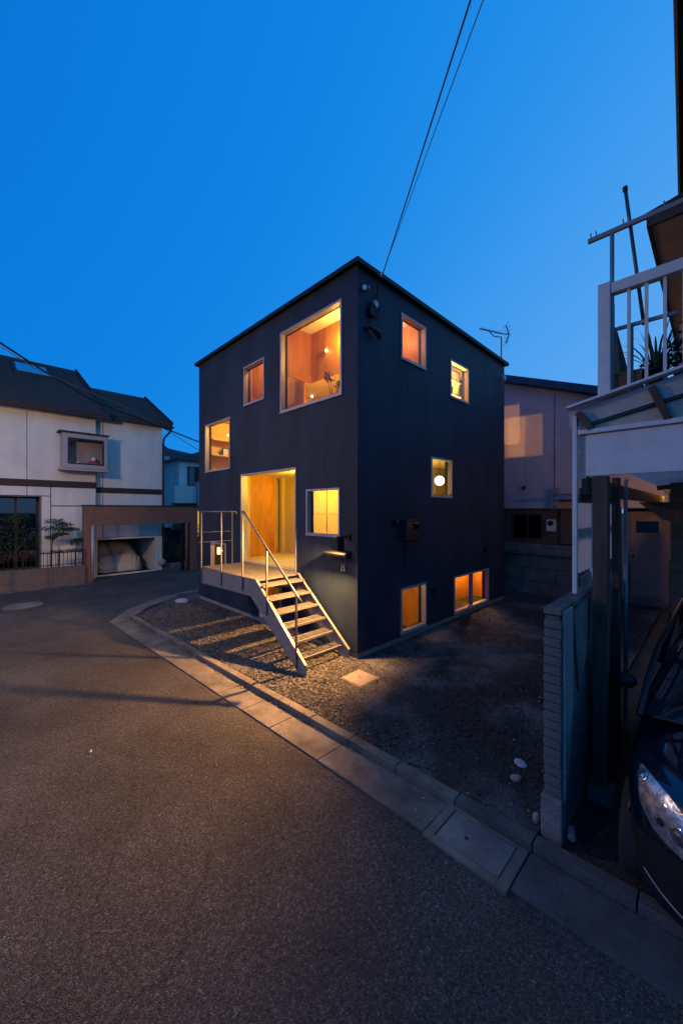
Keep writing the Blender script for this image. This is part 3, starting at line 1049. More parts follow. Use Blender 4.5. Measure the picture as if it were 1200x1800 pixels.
sp = thing('floodlight', (.33, -.08, 5.52), 'pair of black adjustable spotlights on the upper right wall near the corner', 'lamp')
MB().lathe([(.05, 0), (.05, -.03)], (.22, -.001, 5.56), 14, 'y').build('base', M['black'], sp)
MB().tube([(.22, -.03, 5.56), (.22, -.08, 5.55)], .012, 8).build('arm', M['black'], sp)
MB().tube([(.20, -.08, 5.57), (.36, -.13, 5.50), (.40, -.14, 5.485)], .05, 12, [.03, .055, .058]).build('head', M['blackgloss'], sp)
MB().tube([(.30, -.09, 5.56), (.42, -.10, 5.48), (.46, -.10, 5.45)], .05, 12, [.025, .045, .05]).build('head', M['black'], sp)

hk = thing('wall_bracket', (.12, -.06, 6.18), 'pale steel cable bracket with an insulator at the top corner of the right wall', 'bracket')
MB().bar((.05, -.03, 6.13), (.24, -.03, 6.20), .03, .02).build('arm', M['carblack'], hk)
MB().lathe([(.018, 0), (.034, .02), (.034, .075), (.015, .09)], (.10, -.07, 6.12), 12).build('insulator', M['paper'], hk, smooth=True)
MB().lathe([(.012, 0), (.02, .02), (.012, .05)], (.22, -.06, 6.20), 10).build('insulator', M['alu'], hk)
jb = thing('cable_box', (.38, -.06, 5.97), 'round black cable box with a pale disc face and looping cables under the roof corner', 'junction box')
MB().lathe([(.07, -.001), (.07, -.075), (.05, -.085), (.0, -.088)], (.34, 0, 5.99), 18, 'y').build('case', M['blackgloss'], jb)
MB().lathe([(.058, -.0885), (.055, -.094), (.0, -.095)], (.37, -.005, 6.00), 18, 'y').build('face', M['alu'], jb)
MB().box(.24, .36, -.08, -.001, 5.78, 5.93).build('lower_box', M['black'], jb, bevel=.012)
MB().tube([(.46, -.03, 6.20), (.47, -.05, 6.05), (.50, -.05, 5.93), (.48, -.05, 5.83), (.43, -.05, 5.78), (.30, -.05, 5.78)], .012, 8).build('cable', M['cable'], jb, smooth=True)
MB().tube([(.41, -.04, 6.10), (.415, -.05, 5.95), (.41, -.05, 5.83), (.36, -.05, 5.80)], .009, 8).build('cable', M['cable'], jb, smooth=True)
MB().tube([(.30, -.015, 5.78), (.28, -.015, 5.65), (.24, -.015, 5.58)], .006, 6).build('cable', M['cable'], jb)

ae = thing('tv_antenna', (5.85, .06, 6.6), 'rooftop television antenna with slanted boom and comb reflector at the roof end', 'antenna')
mx, my = 5.85, .02
MB().tube([(mx, my, 6.6), (mx, my, 7.28)], .016, 8).build('mast', M['wire_sky'], ae)
bd = Vector((-.73, .68, 0)).normalized()     # boom direction towards the picture's left
pd = Vector((bd.y, -bd.x, 0))
bo = MB()
A0, B0 = Vector((mx, my, 7.36)) - bd * .05, Vector((mx, my, 7.50)) + bd * .60
bo.bar(A0, B0, .022, .022)
bo.tube([(mx, my, 7.27), tuple(Vector((mx, my, 7.29)) + bd * .2), tuple(Vector((mx, my, 7.42)) + bd * .34)], .012, 6)
bo.build('boom', M['wire_sky'], ae)
for k in range(10):
    c = A0.lerp(B0, .18 + k * .09)
    L = .085 if k else .14
    MB().bar(c - pd * L, c + pd * L, .008, .008).build('element', M['wire_sky'], ae)
rb = MB()
rc = A0 - bd * .16
rb.tube([tuple(rc + Vector((0, 0, .24)) + bd * .08), tuple(rc), tuple(rc + Vector((0, 0, -.26)) + bd * .08)], .014, 6)
rb.bar(A0, rc, .02, .02)
rb.build('reflector_arm', M['wire_sky'], ae)
for z in (.24, .14, .05, -.06, -.16, -.26):
    c = rc + Vector((0, 0, z)) + bd * (abs(z) * .33)
    MB().bar(c - pd * .17, c + pd * .17, .008, .008).build('element', M['wire_sky'], ae)


def cable(name, pts, r, m, label, sag=0.0, n=24):
    P = [Vector(p) for p in pts]
    if len(P) == 2:
        P = [P[0].lerp(P[1], i / n) - Vector((0, 0, sag * 4 * (i / n) * (1 - i / n))) for i in range(n + 1)]
    return tag(MB().tube(P, r, 6).build(name, m, smooth=True), label, 'cable')


cable('overhead_cable', [(.38, -.20, 6.40), (-4.50, -6.45, 7.12)], .0085, M['cable'], 'thick black cable rising from the roof corner of the dark house to the top edge', .02)
cable('overhead_cable', [(4.2, 3.55, 8.43), (-4.2, -5.93, 6.11)], .0055, M['cablegrey'], 'thin grey cable passing over the roof beside the thick black one', 0)
iw = thing('cable_anchor', (.38, -.19, 6.4), 'pale insulator holding the black cable under the roof edge', 'insulator')
MB().tube([(.38, -.17, 6.47), (.38, -.20, 6.41)], .014, 8).build('hook', M['alu'], iw)
MB().lathe([(.012, -.03), (.026, 0), (.012, .035)], (.355, -.22, 6.42), 10).build('insulator', M['paper'], iw, smooth=True)
MB().tube([(.38, -.19, 6.40), (.40, -.10, 6.30), (.45, -.04, 6.20)], .010, 6).build('tail', M['cable'], iw)
cable('overhead_cable', [(-7.25, 5.55, 6.95), (-5.9, 5.80, 6.50), (-4.575, 6.093, 6.216), (-4.063, 6.712, 6.114), (-3.34, 7.685, 6.05), (-1.98, 8.589, 5.675), (0.286, 8.876, 5.201), (1.202, 8.953, 4.985), (2.338, 8.812, 4.73), (5, 8.6, 4.3)], .022, M['cable'],
      'thick sagging cable crossing in front of the white house roof')
cable('overhead_cable', [(-7.25, 5.55, 6.80), (-5.9, 5.80, 6.38), (-4.6, 6.1, 6.12), (-3.34, 7.685, 5.98), (-1.038, 8.781, 5.69), (0.324, 8.979, 5.164), (1.202, 8.953, 4.7), (2.338, 8.812, 4.108)], .010, M['cablegrey'],
      'thin cable hanging under the thick one at the gap beside the white house')

# ================================================================== WHITE HOUSE ACROSS THE ROAD
wh = thing('white_house', (-3, 14, 0), 'white panelled house with dark pitched roofs, projecting bay window and open garage', 'house')
PW = lambda u, v, w: (u, 11.9 + w, v)
PW2 = lambda u, v, w: (u, 12.2 + w, v)
wall_mesh(PW, -9.0, -1.25, 0, 5.9, .25, [(-6.2, -2.84, .50, 2.98)]).build('wall', M['joint'], wh)
wall_mesh(PW2, -1.249, 1.16, 0, 6.0, .25, [(-1.22, .93, .012, 1.38)]).build('wall', M['joint'], wh)
MB().box(.90, 1.155, 12.451, 19, 0, 6.0).box(-9, -8.8, 12.2, 19, 0, 6).box(-9, 1.155, 19, 19.2, 0, 6.0).build('wall', M['siding_w'], wh)


def panels(P, rects, d=.016, m='siding_w'):
    for r in rects:
        pbox(P, r[0] + .009, r[1] - .009, r[2] + .009, r[3] - .009, -d, .004).build('wall_panel', M[m], wh)


panels(PW, [(-9, -6.2, 3.52, 5.9), (-6.2, -3.2, 3.52, 5.9), (-3.2, -1.26, 3.52, 5.9),
            (-9, -6.2, 0, 3.30), (-6.2, -3.2, 2.99, 3.30), (-3.2, -2.58, 2.99, 3.30), (-2.83, -2.58, .5, 2.98), (-6.2, -2.58, 0, .49),
            (-2.57, -1.26, 2.66, 3.30), (-2.57, -1.26, 0, 2.64)])
panels(PW2, [(-1.23, -.98, 3.36, 6.0), (-.97, 1.16, 3.36, 6.0), (-1.23, -.98, 1.465, 3.16), (-.97, 1.16, 2.0, 3.16), (-.97, 1.16, 1.465, 1.99), (.94, 1.16, 0, 1.46)])
pbox(PW, -9, -1.24, 3.31, 3.51, -.05, 0).build('band', M['band'], wh)
pbox(PW2, -1.235, 1.175, 3.17, 3.35, -.05, 0).build('band', M['band'], wh)
frame_mb(PW2, -1.235, .945, -.02, 1.46, -.035, .02, .075).build('garage_surround', M['siding_w'], wh)


def roof(name, x0, x1, ye, ze, yr, zr, th=.12):
    b = MB()
    yb_ = 2 * yr - ye
    b.prism([(x0, ye, ze), (x0, yr, zr), (x0, yb_, ze), (x0, yb_, ze - th), (x0, yr, zr - th * 1.1), (x0, ye, ze - th)], (x1 - x0, 0, 0))
    return b.build(name, M['roof'], wh)


rl = roof('roof', -9.4, -.88, 11.60, 5.98, 18.0, 9.35)
rr_ = roof('roof', -.879, 1.50, 11.95, 6.10, 15.5, 7.98)
for (p, x0, x1, ye, ze, slope, nrow) in ((rl, -9.4, -.88, 11.60, 5.98, .5266, 34), (rr_, -.879, 1.50, 11.95, 6.10, .5296, 18)):
    b = MB()
    for k in range(nrow):
        y0_ = ye + k * .185
        y1_ = y0_ + .185
        z0_, z1_ = ze + (y0_ - ye) * slope, ze + (y1_ - ye) * slope
        xx = x0 + random.uniform(0, .2)
        while xx < x1 - .02:
            w_ = min(.30, x1 - xx)
            hh = .012 + random.uniform(0, .006)
            b.add([(xx, y0_, z0_ + .004), (xx + w_ - .008, y0_, z0_ + .004), (xx + w_ - .008, y0_, z0_ + hh + .006), (xx, y0_, z0_ + hh + .006), (xx + w_ - .008, y1_, z1_ + .003), (xx, y1_, z1_ + .003)],
                  [(0, 1, 2, 3), (3, 2, 4, 5)])
            xx += .30
    b.build('shingles', M['roof'], p, kind='stuff')
MB().box(-9.4, -.885, 11.585, 11.62, 5.78, 5.88).build('eave_board', M['siding_w'], wh)
MB().box(-9.4, -.885, 11.62, 11.9, 5.80, 5.82).build('soffit', M['cream_p'], wh)
MB().box(-.87, 1.49, 11.935, 11.965, 5.92, 5.995).build('eave_board', M['siding_w'], wh)
MB().box(-.87, 1.49, 11.965, 12.2, 5.93, 5.95).build('soffit', M['cream_p'], wh)
MB().tube([(-9.4, 11.56, 5.83), (-.86, 11.56, 5.83)], .055, 8).build('roof_gutter', M['band'], wh)
MB().tube([(-.84, 11.91, 5.96), (1.52, 11.91, 5.96)], .05, 8).build('roof_gutter', M['band'], wh)
MB().tube([(1.44, 11.93, 5.95), (1.42, 11.97, 5.80), (1.24, 12.14, 5.55), (1.20, 12.15, 5.40), (1.20, 12.15, .2)], .04, 8).build('downpipe', M['carblack'], wh)
MB().bar((-.879, 11.58, 6.02), (-.879, 18, 9.41), .05, .09).build('verge', M['band'], wh)
MB().bar((1.50, 11.93, 6.14), (1.50, 15.5, 8.03), .05, .09).build('verge', M['band'], wh)
def rpz(y, up):
    return 5.98 + (y - 11.60) * .5266 + up


def on_roof(x0, x1, y0, y1, u0, u1):
    b = MB()
    v = [(x, y, rpz(y, u)) for u in (u0, u1) for (x, y) in ((x0, y0), (x1, y0), (x1, y1), (x0, y1))]
    return b.add(v, [(3, 2, 1, 0), (4, 5, 6, 7), (0, 1, 5, 4), (1, 2, 6, 5), (2, 3, 7, 6), (3, 0, 4, 7)])


skf = on_roof(-3.30, -2.12, 15.35, 16.85, -.02, .09).build('skylight', M['band'], wh)
on_roof(-3.22, -2.20, 15.43, 16.77, .095, .105).build('pane', mat('skylight_glass', (.05, .06, .07), .04, spec=1.0, coat=1.0), skf)
# bay window: a projecting glazed box
PBW = lambda u, v, w: (u, 11.45 + w, v)
by = frame_mb(PBW, -2.32, -.97, 3.95, 5.16, .02, .43, .05)
by.build('bay_window', M['alu'], wh)
bay = [o for o in bpy.data.objects if o.name.startswith('bay_window')][-1]
frame_mb(PBW, -2.30, -.99, 3.97, 5.14, -.012, .02, .13).build('frame', M['alu'], bay)
frame_mb(PBW, -2.17, -1.10, 4.10, 5.01, -.02, .035, .045).build('sash', M['band'], bay)
pbox(PBW, -2.13, -1.14, 4.14, 4.97, .0, .006).build('pane', M['glass'], bay)
pbox(PBW, -2.42, -.95, 5.165, 5.22, -.06, .44).build('hood', M['band'], bay)
pbox(PBW, -2.40, -.96, 3.88, 3.945, -.05, .44).build('sill', M['alu'], bay)
pbox(PBW, -2.26, -1.03, 4.0, 5.10, .41, .43).build('blind', mat('bay_blind', (.30, .25, .24), .9, var=.2), bay)
vs_ = thing('vase', (-1.35, 11.68, 4.02), 'squat red pot with a pale lid in the bay window of the white house', 'pot')
MB().lathe([(.12, 4.01), (.20, 4.08), (.19, 4.18), (.08, 4.27)], (-1.38, 11.67, 0), 18).build('body', M['red'], vs_, smooth=True)
MB().lathe([(.07, 4.27), (.09, 4.30), (.05, 4.40), (.0, 4.41)], (-1.38, 11.67, 0), 14).build('lid', M['paper'], vs_, smooth=True)
og = thing('ornament', (-2.0, 11.68, 4.02), 'small white animal ornament at the left end of the bay window shelf', 'ornament')
MB().ball((-1.97, 11.67, 4.09), .055, 10, (2.0, .7, .8)).ball((-1.85, 11.67, 4.17), .045, 10).build('body', M['paper'], og, smooth=True)
MB().tube([(-2.07, 11.67, 4.08), (-2.10, 11.67, 4.25)], .016, 6).build('tail', M['paper'], og)
# tall recessed window at the left
frame_mb(PW, -6.2, -2.84, .50, 2.98, .02, .5, .02).build('recess', M['zinc'], wh)
lw_ = frame_mb(PW, -6.18, -2.86, .52, 2.96, .44, .5, .06).build('window', M['band'], wh)
pbox(PW, -6.12, -2.92, .58, 2.90, .47, .476).build('pane', M['glass_dark'], lw_)
for u in (-5.2, -4.3, -3.45):
    pbox(PW, u - .03, u + .03, .58, 2.90, .45, .50).build('mullion', M['band'], lw_)
MB().box(-6.2, -2.84, 12.9, 12.95, .5, 2.98).build('curtain', mat('dim_curtain', (.10, .085, .075), .95, var=.3, vscale=3, stretch=(6, 6, .3)), wh)
MB().box(-6.2, -2.84, 12.401, 12.899, .47, .50).box(-6.2, -2.84, 12.401, 12.899, 2.98, 3.0).build('recess_lining', M['joint'], wh)
# garage interior
gb = MB()
gb.box(-1.25, -1.23, 12.451, 18, 0, 1.5).box(.94, .96, 12.451, 18, 0, 1.5).box(-1.25, .96, 18, 18.05, 0, 1.5).box(-1.25, .96, 12.451, 18, 1.5, 1.53)
gb.build('garage_lining', M['garage_in'], wh)

# covered car
NX, NY = 30, 28
cv = MB()
for i in range(NX + 1):
    t = i / NX
    yy = 12.62 + 3.6 * t
    hgt = .62 + .48 / (1 + math.exp(-(t - .22) * 22)) - .30 / (1 + math.exp(-(t - .86) * 26))
    hgt *= min(1, .45 + t * 9)
    wd = .80 * min(1, .80 + t * 3)
    for j in range(NY + 1):
        s_ = j / NY
        a = math.pi * s_
        cx = math.cos(a)
        px = -math.copysign(abs(cx) ** .42, cx) * wd
        pz = (math.sin(a) ** .55) * hgt
        fold = .02 * math.sin(yy * 9 + j * 1.1) + .016 * math.sin(j * 2.7 + i * .8)
        cv.v.append((-.24 + px + fold * (abs(cx)), yy + .04 * math.sin(j * 1.9) * (t < .1), max(.03, .05 + pz + fold * .6)))
for i in range(NX):
    for j in range(NY):
        a = i * (NY + 1) + j
        cv.f.append((a, a + 1, a + NY + 2, a + NY + 1))
cv.f.append(tuple(reversed(range(NY + 1))))
tag(cv.build('covered_car', M['cloth'], smooth=True), 'car under a loose grey beige dust cover inside the garage', 'car')

# low garden wall with railing
lwall = thing('garden_wall', (-4, 11.07, 0), 'low brown rendered garden wall along the road in front of the white house', 'wall')
MB().box(-9, -4.03, 11.0, 11.14, -.1, .60).build('wall_panel', M['gardenwall'], lwall)
MB().box(-4.02, -2.61, 11.0, 11.14, -.1, .60).build('wall_panel', M['gardenwall'], lwall)
MB().box(-2.60, -1.76, 11.0, 11.14, -.1, .60).build('wall_panel', M['gardenwall'], lwall)
MB().box(-9, -1.76, 10.985, 11.155, .601, .635).build('coping', M['concrete_d'], lwall)
MB().box(-9, -1.6, 10.80, 10.985, -.05, .012).build('edging', M['concrete'], lwall)
fe = thing('railing', (-4, 11.07, .635), 'dark metal railing of thin upright bars on top of the low garden wall', 'fence')
MB().box(-9, -1.78, 11.055, 11.085, 1.09, 1.12).build('rail', M['black'], fe)
MB().box(-9, -1.78, 11.055, 11.085, .70, .725).build('rail', M['black'], fe)
x = -8.95
bars = None
while x < -1.8:
    if bars is None:
        bars = MB().box(x - .007, x + .007, 11.063, 11.077, .636, 1.16).build('bar', M['black'], fe)
        bx = x
    else:
        c = bars.copy()
        COL.objects.link(c)
        c.location = bars.location + Vector((x - bx, 0, 0))
    x += .105
for x in (-7.0, -4.45, -3.35, -2.45, -1.8):
    MB().box(x - .018, x + .018, 11.05, 11.09, .636, 1.18).build('post', M['black'], fe)

# gate canopy
pg = thing('gate_canopy', (.2, 11.35, 0), 'terracotta brown gate canopy with a deep beam over the garage entrance', 'gate')
MB().box(-1.75, 2.24, 11.2, 11.5, 1.97, 2.64).build('beam', M['brown'], pg, bevel=.008)
MB().box(-1.77, 2.26, 11.18, 11.52, 2.641, 2.69).build('coping', M['band'], pg)
MB().box(-1.75, -1.55, 11.2, 11.5, .0, 1.969).build('pier', M['brown'], pg, bevel=.008)
MB().box(1.96, 2.24, 11.2, 11.5, 0, 1.969).build('pier', M['brown'], pg, bevel=.008)
MB().tube([(-1.49, 11.25, 0), (-1.49, 11.25, 1.969)], .055, 14).build('post', M['alu'], pg, smooth=True)
MB().tube([(1.80, 11.25, 0), (1.80, 11.25, 1.969)], .055, 14).build('post', M['brown'], pg, smooth=True)
MB().box(1.62, 1.70, 11.25, 11.4, 0, 1.969).build('post', M['black'], pg)

# planting
def shrub(name, c, vols, n, size, label, m='leaf', cat='shrub', trunk=None):
    t = thing(name, c, label, cat)
    b = MB()
    for q in (trunk or [((c[0], c[1], c[2]), (c[0], c[1], c[2] + .6))]):
        b.tube([q[0], tuple((Vector(q[0]) + Vector(q[1])) / 2 + Vector((random.uniform(-.05, .05), 0, 0))), q[1]], .02, 6, [.028, .02, .01])
    b.build('trunk', M['bark'], t)
    foliage(vols, n, size).build('crown', M[m], t)
    return t


shrub('cloud_pine', (-2.5, 11.5, 0), [((-2.52, 11.45, 2.13), (.30, .25, .09)), ((-2.25, 11.45, 2.02), (.26, .2, .07)), ((-2.10, 11.4, 1.86), (.27, .2, .06)), ((-2.55, 11.5, 1.90), (.36, .25, .09)), ((-2.35, 11.4, 1.70), (.24, .2, .05)), ((-2.6, 11.5, 1.60), (.2, .2, .06))],
      1500, .065, 'cloud-pruned pine in layers against the white wall left of the gate', trunk=[((-2.6, 11.5, 0), (-2.55, 11.5, 1.95)), ((-2.57, 11.5, 1.5), (-2.15, 11.42, 1.88)), ((-2.57, 11.5, 1.6), (-2.25, 11.45, 2.0))], cat='tree')
shrub('bush', (-1.92, 11.5, 0), [((-1.95, 11.42, 1.40), (.24, .2, .11)), ((-1.85, 11.42, 1.48), (.16, .15, .06))], 700, .06, 'small dark clipped bush against the left pier of the gate', trunk=[((-1.92, 11.5, 0), (-1.92, 11.5, 1.4))])
shrub('hedge_plant', (-2.3, 11.3, 0), [((-2.6 + .14 * k, 11.25, 1.14), (.1, .1, .06)) for k in range(7)], 500, .05, 'row of low leafy tips just above the railing by the gate')
shrub('tree', (-3.6, 11.55, 0), [((-3.65, 11.5, 2.0), (.42, .2, .42)), ((-3.3, 11.5, 1.55), (.38, .2, .45)), ((-3.9, 11.5, 1.35), (.5, .2, .5)), ((-3.45, 11.5, 2.25), (.35, .15, .12))], 1700, .07, 'loose dark tree standing in front of the tall dark window', 'leaf', 'tree',
      trunk=[((-3.5, 11.55, 0), (-3.45, 11.5, 2.2)), ((-3.5, 11.55, .9), (-3.9, 11.5, 1.6)), ((-3.48, 11.55, 1.2), (-3.15, 11.5, 1.7))])
pl_ = thing('planter_bed', (1.8, 12.4, 0), 'low stone planter bed between the garage and the right gate post', 'planter')
x = 1.0
while x < 2.25:
    MB().box(x, x + .24, 12.2, 12.45, 0, .20 + random.uniform(0, .05)).build('stone', M['concrete_d'], pl_, bevel=.015)
    x += .255
shrub('bush', (1.75, 12.75, .1), [((1.45, 12.7, .42), (.30, .2, .2)), ((1.9, 12.8, .55), (.32, .2, .3)), ((2.2, 12.9, .7), (.3, .2, .4)), ((1.6, 13.2, .95), (.5, .2, .4))], 2600, .07, 'dark mixed bush filling the bed under the right end of the gate canopy')
rock('ball_pot', (1.10, 12.05, .33), .17, (1, 1, .95), M['stone_w'], 'round pale stone ball at the corner of the garage opening', 'ornament', 41)
hg = thing('back_fence', (2.6, 14.6, 0), 'dark boundary hedge wall seen under the gate canopy', 'fence')
MB().box(1.2, 4.6, 14.5, 14.6, 0, 1.55).build('panel', M['carblack'], hg)
pc = thing('parked_car', (2.3, 16.0, 0), 'dim white parked car glimpsed beyond the gate canopy', 'car')
MB().prism([(1.5, 15.4, .3), (3.4, 15.4, .3), (3.4, 15.4, .85), (3.0, 15.4, .95), (2.75, 15.4, 1.75), (1.6, 15.4, 1.8), (1.5, 15.4, 1.0)], (0, 1.5, 0)).build('body', M['white_p'], pc, bevel=.06)
MB().prism([(1.65, 15.39, 1.1), (2.85, 15.39, 1.1), (2.68, 15.39, 1.62), (1.7, 15.39, 1.65)], (0, .008, 0)).build('window', M['glass_dark'], pc)
for x in (1.85, 3.0):
    MB().lathe([(.30, 0), (.30, .2), (.2, .2)], (x, 15.35, .3), 18, 'y').build('wheel', M['rubber'], pc)

# houses behind the gap
hb_ = thing('blue_roof_house', (4.6, 22, 0), 'distant house with a steep dark blue roof in the gap left of the cube house', 'house')
MB().box(3.4, 9, 20.2, 26, 0, 4.3).build('wall', M['pink'], hb_)
MB().prism([(3.2, 19.8, 4.15), (3.2, 19.8, 4.32), (3.55, 20.1, 6.95), (4.25, 20.1, 6.4), (6.2, 20.1, 6.15), (9, 20.1, 6.15), (9, 19.8, 4.15)], (0, 6, 0)).build('roof', M['roofblue'], hb_)
MB().box(3.2, 9, 19.74, 19.8, 4.12, 4.25).build('roof_gutter', M['alu'], hb_)
MB().box(3.9, 4.3, 19.9, 20.1, 5.6, 5.85).build('vent', M['alu'], hb_)
hw = thing('grey_white_house', (5, 18.5, 0), 'small white house with a dark flat eave, tall window and balcony behind the gate', 'house')
MB().box(3.72, 9, 17.0, 22, 0, 5.30).build('wall', M['siding_w'], hw)
MB().box(3.5, 9.2, 16.7, 22.2, 5.301, 5.42).build('roof', M['roofblue'], hw)
MB().prism([(3.6, 16.75, 5.421), (9.2, 16.75, 5.421), (9.2, 16.75, 6.6), (5.0, 16.75, 5.95)], (0, 5, 0)).build('roof', M['roofblue'], hw)
wf = MB().box(4.2, 5.0, 16.93, 16.999, 3.6, 5.0).build('window', M['carblack'], hw)
MB().box(4.25, 4.55, 16.915, 16.929, 3.66, 4.94).build('pane', mat('dim_pane', (.16, .19, .2), .15, spec=.8), wf)
MB().box(4.5, 5.6, 16.3, 16.999, 2.75, 4.1).build('balcony', M['pink'], hw)
MB().box(3.3, 4.49, 16.5, 16.9, 2.9, 3.85).build('balcony', M['siding_w'], hw)
MB().box(3.3, 4.49, 16.52, 16.999, 2.7, 2.88).build('balcony_floor', M['carblack'], hw)
lp = thing('lit_porch', (3.6, 14.4, 0), 'narrow porch wall with its warm light put in as a glow between the gate and the dark house', 'house')
MB().box(3.2, 5.2, 14.0, 14.06, 1.15, 2.45).build('window', M['lit_wall'], lp)  # lamp-lit wall as a glowing pane, its light put in as emission
MB().box(3.0, 5.4, 14.065, 16, 0, 2.6).build('wall', M['brown'], lp)
shrub('bush', (3.45, 13.8, 0), [((3.42, 13.8, 1.5), (.16, .1, .35)), ((3.5, 13.8, 1.2), (.2, .12, .2))], 160, .11, 'leafy plant silhouetted against the lit porch', 'leaf2')

# ================================================================== PINK NEIGHBOUR (BEHIND, RIGHT)
nb_ = thing('pink_house', (10, 0, 0), 'pinkish rendered house behind the yard with a sloping dark roof and warm light patches', 'house')
PN = lambda u, v, w: (8 + w, u, v)
nw = MB()
ys = (-3.2, 3.2)
nw.prism([(8.0, -3.3, 2.56), (8.0, 6.0, 2.56), (8.0, 6.0, 6.3), (8.0, 2.6, 7.4), (8.0, -3.3, 5.13)], (5, 0, 0))
nw.build('wall', M['pink'], nb_)
MB().prism([(7.7, -3.7, 4.99), (7.7, 2.6, 7.42), (7.7, 8.2, 5.3), (7.7, 8.2, 5.47), (7.7, 2.6, 7.62), (7.7, -3.7, 5.22)], (5.6, 0, 0)).build('roof', M['roofblue'], nb_)
MB().box(7.985, 8.0, -.715, -.70, 2.57, 6.05).build('joint', M['joint'], nb_)
wall_mesh(lambda u, v, w: (8.12 + w, u, v), -2.3, 6.0, .0, 2.555, .2, [(-.32, .57, 1.6, 2.36)]).build('lower_wall', M['sidingdark'], nb_)
fw = frame_mb(lambda u, v, w: (8.12 + w, u, v), -.34, .59, 1.58, 2.38, -.02, .1, .04).build('window', M['timber'], nb_)
MB().box(8.16, 8.166, -.30, .55, 1.62, 2.34).build('pane', M['glass_dark'], fw)
MB().box(8.12, 8.17, .10, .14, 1.62, 2.34).build('mullion', M['timber'], fw)
MB().box(8.30, 8.32, -.32, .57, 1.6, 2.36).build('blind', M['sidingdark'], nb_)
gm = thing('gas_meter', (8.05, -.6, 2.05), 'small white meter box with a round dark dial beside the dark ground floor window', 'meter')
MB().box(7.98, 8.119, -.72, -.48, 1.86, 2.22).build('case', M['paper'], gm, bevel=.012)
MB().lathe([(.085, -.001), (.085, -.012), (.06, -.02), (0, -.02)], (7.98, -.60, 2.11), 18, 'x').build('dial', M['carblack'], gm)
pp = thing('pipework', (7.95, -.7, 2.9), 'grey service pipes and valve clamped to the pinkish wall above the canopy', 'pipe')
MB().tube([(7.95, -.55, 3.14), (7.95, -.55, 2.62), (7.95, -.64, 2.55), (7.95, -.85, 2.55)], .02, 8).build('pipe', M['zinc'], pp)
MB().tube([(7.95, -.55, 2.98), (7.95, -1.35, 2.98)], .014, 8).build('pipe', M['zinc'], pp)
MB().tube([(7.95, -.66, 2.95), (7.95, -.66, 2.66), (7.95, -.80, 2.6)], .024, 8).build('pipe', M['alu'], pp)
MB().box(7.9, 7.998, -.84, -.70, 3.02, 3.16).build('valve_box', M['zinc'], pp, bevel=.01)
wl3 = thing('outdoor_socket', (7.95, .17, 3.2), 'tiny dark hooded vent on the pinkish wall below the light patches', 'vent')
MB().prism([(7.999, .12, 3.22), (7.999, .22, 3.22), (7.93, .20, 3.16), (7.93, .14, 3.16)], (0, 0, .05)).build('hood', M['carblack'], wl3)
cn = thing('canopy', (7.7, -1.3, 2.85), 'small pale door canopy on the pinkish house above a dark doorway', 'canopy')
MB().prism([(7.998, -.80, 2.92), (7.998, -1.9, 2.92), (7.45, -1.9, 2.80), (7.45, -.80, 2.80)], (0, 0, .05)).build('roof', M['zinc'], cn)
MB().box(8.05, 8.118, -1.6, -.85, 1.5, 2.78).build('door', M['sidingdark'], cn)
rt = thing('retaining_wall', (7.3, 1, 0), 'old weathered concrete retaining wall at the back of the yard', 'wall')
for k, (z0, z1) in enumerate(((-.1, .40), (.41, .80), (.81, 1.19))):
    yy = -2.3 + (k % 2) * .45
    while yy < 6.4:
        MB().box(7.2 + random.uniform(-.006, .006), 7.45, yy, yy + .89, z0, z1).build('block', M['concrete_d'], rt, bevel=.008)
        yy += .9
yy = -2.3
while yy < 6.4:
    MB().box(7.14, 7.55, yy, yy + 1.19, 1.20, 1.34).build('coping', M['concrete_d'], rt, bevel=.01)
    yy += 1.2
MB().box(7.28, 7.55, -2.3, 6.6, 1.341, 1.48).build('plinth', M['concrete_d'], rt)
MB().box(7.45, 8.12, -2.3, 6.6, -.1, 1.33).build('fill', M['soil'], rt)

# back door under the lean-to
bd_ = thing('back_porch', (8.6, -2.8, 0), 'dark porch wall with a pale half glazed back door at the end of the carport', 'porch')
wall_mesh(lambda u, v, w: (8.5 + w, u, v), -3.9, -2.305, 0, 3.2, .15, [(-3.22, -2.44, .16, 2.41)]).build('wall', M['sidingdark'], bd_)
dd = wall_mesh(lambda u, v, w: (8.55 + w, u, v), -3.215, -2.445, .165, 2.405, .04, [(-3.06, -2.58, 1.88, 2.20)]).build('door', M['porchdoor'], bd_)
MB().box(8.562, 8.568, -3.06, -2.58, 1.88, 2.20).build('pane', M['glass_dark'], dd)
MB().ball((8.51, -2.52, 1.25), .035, 10).build('handle', M['carblack'], dd)
frame_mb(lambda u, v, w: (8.5 + w, u, v), -3.27, -2.39, .11, 2.46, -.025, .0, .05).build('door_frame', M['porchdoor'], bd_)
MB().tube([(8.45, -3.30, 2.2), (8.45, -3.30, 1.2)], .02, 8).build('pull_bar', M['alu'], bd_)
MB().box(8.1, 8.5, -3.3, -2.35, 0, .12).build('step', M['concrete_d'], bd_)

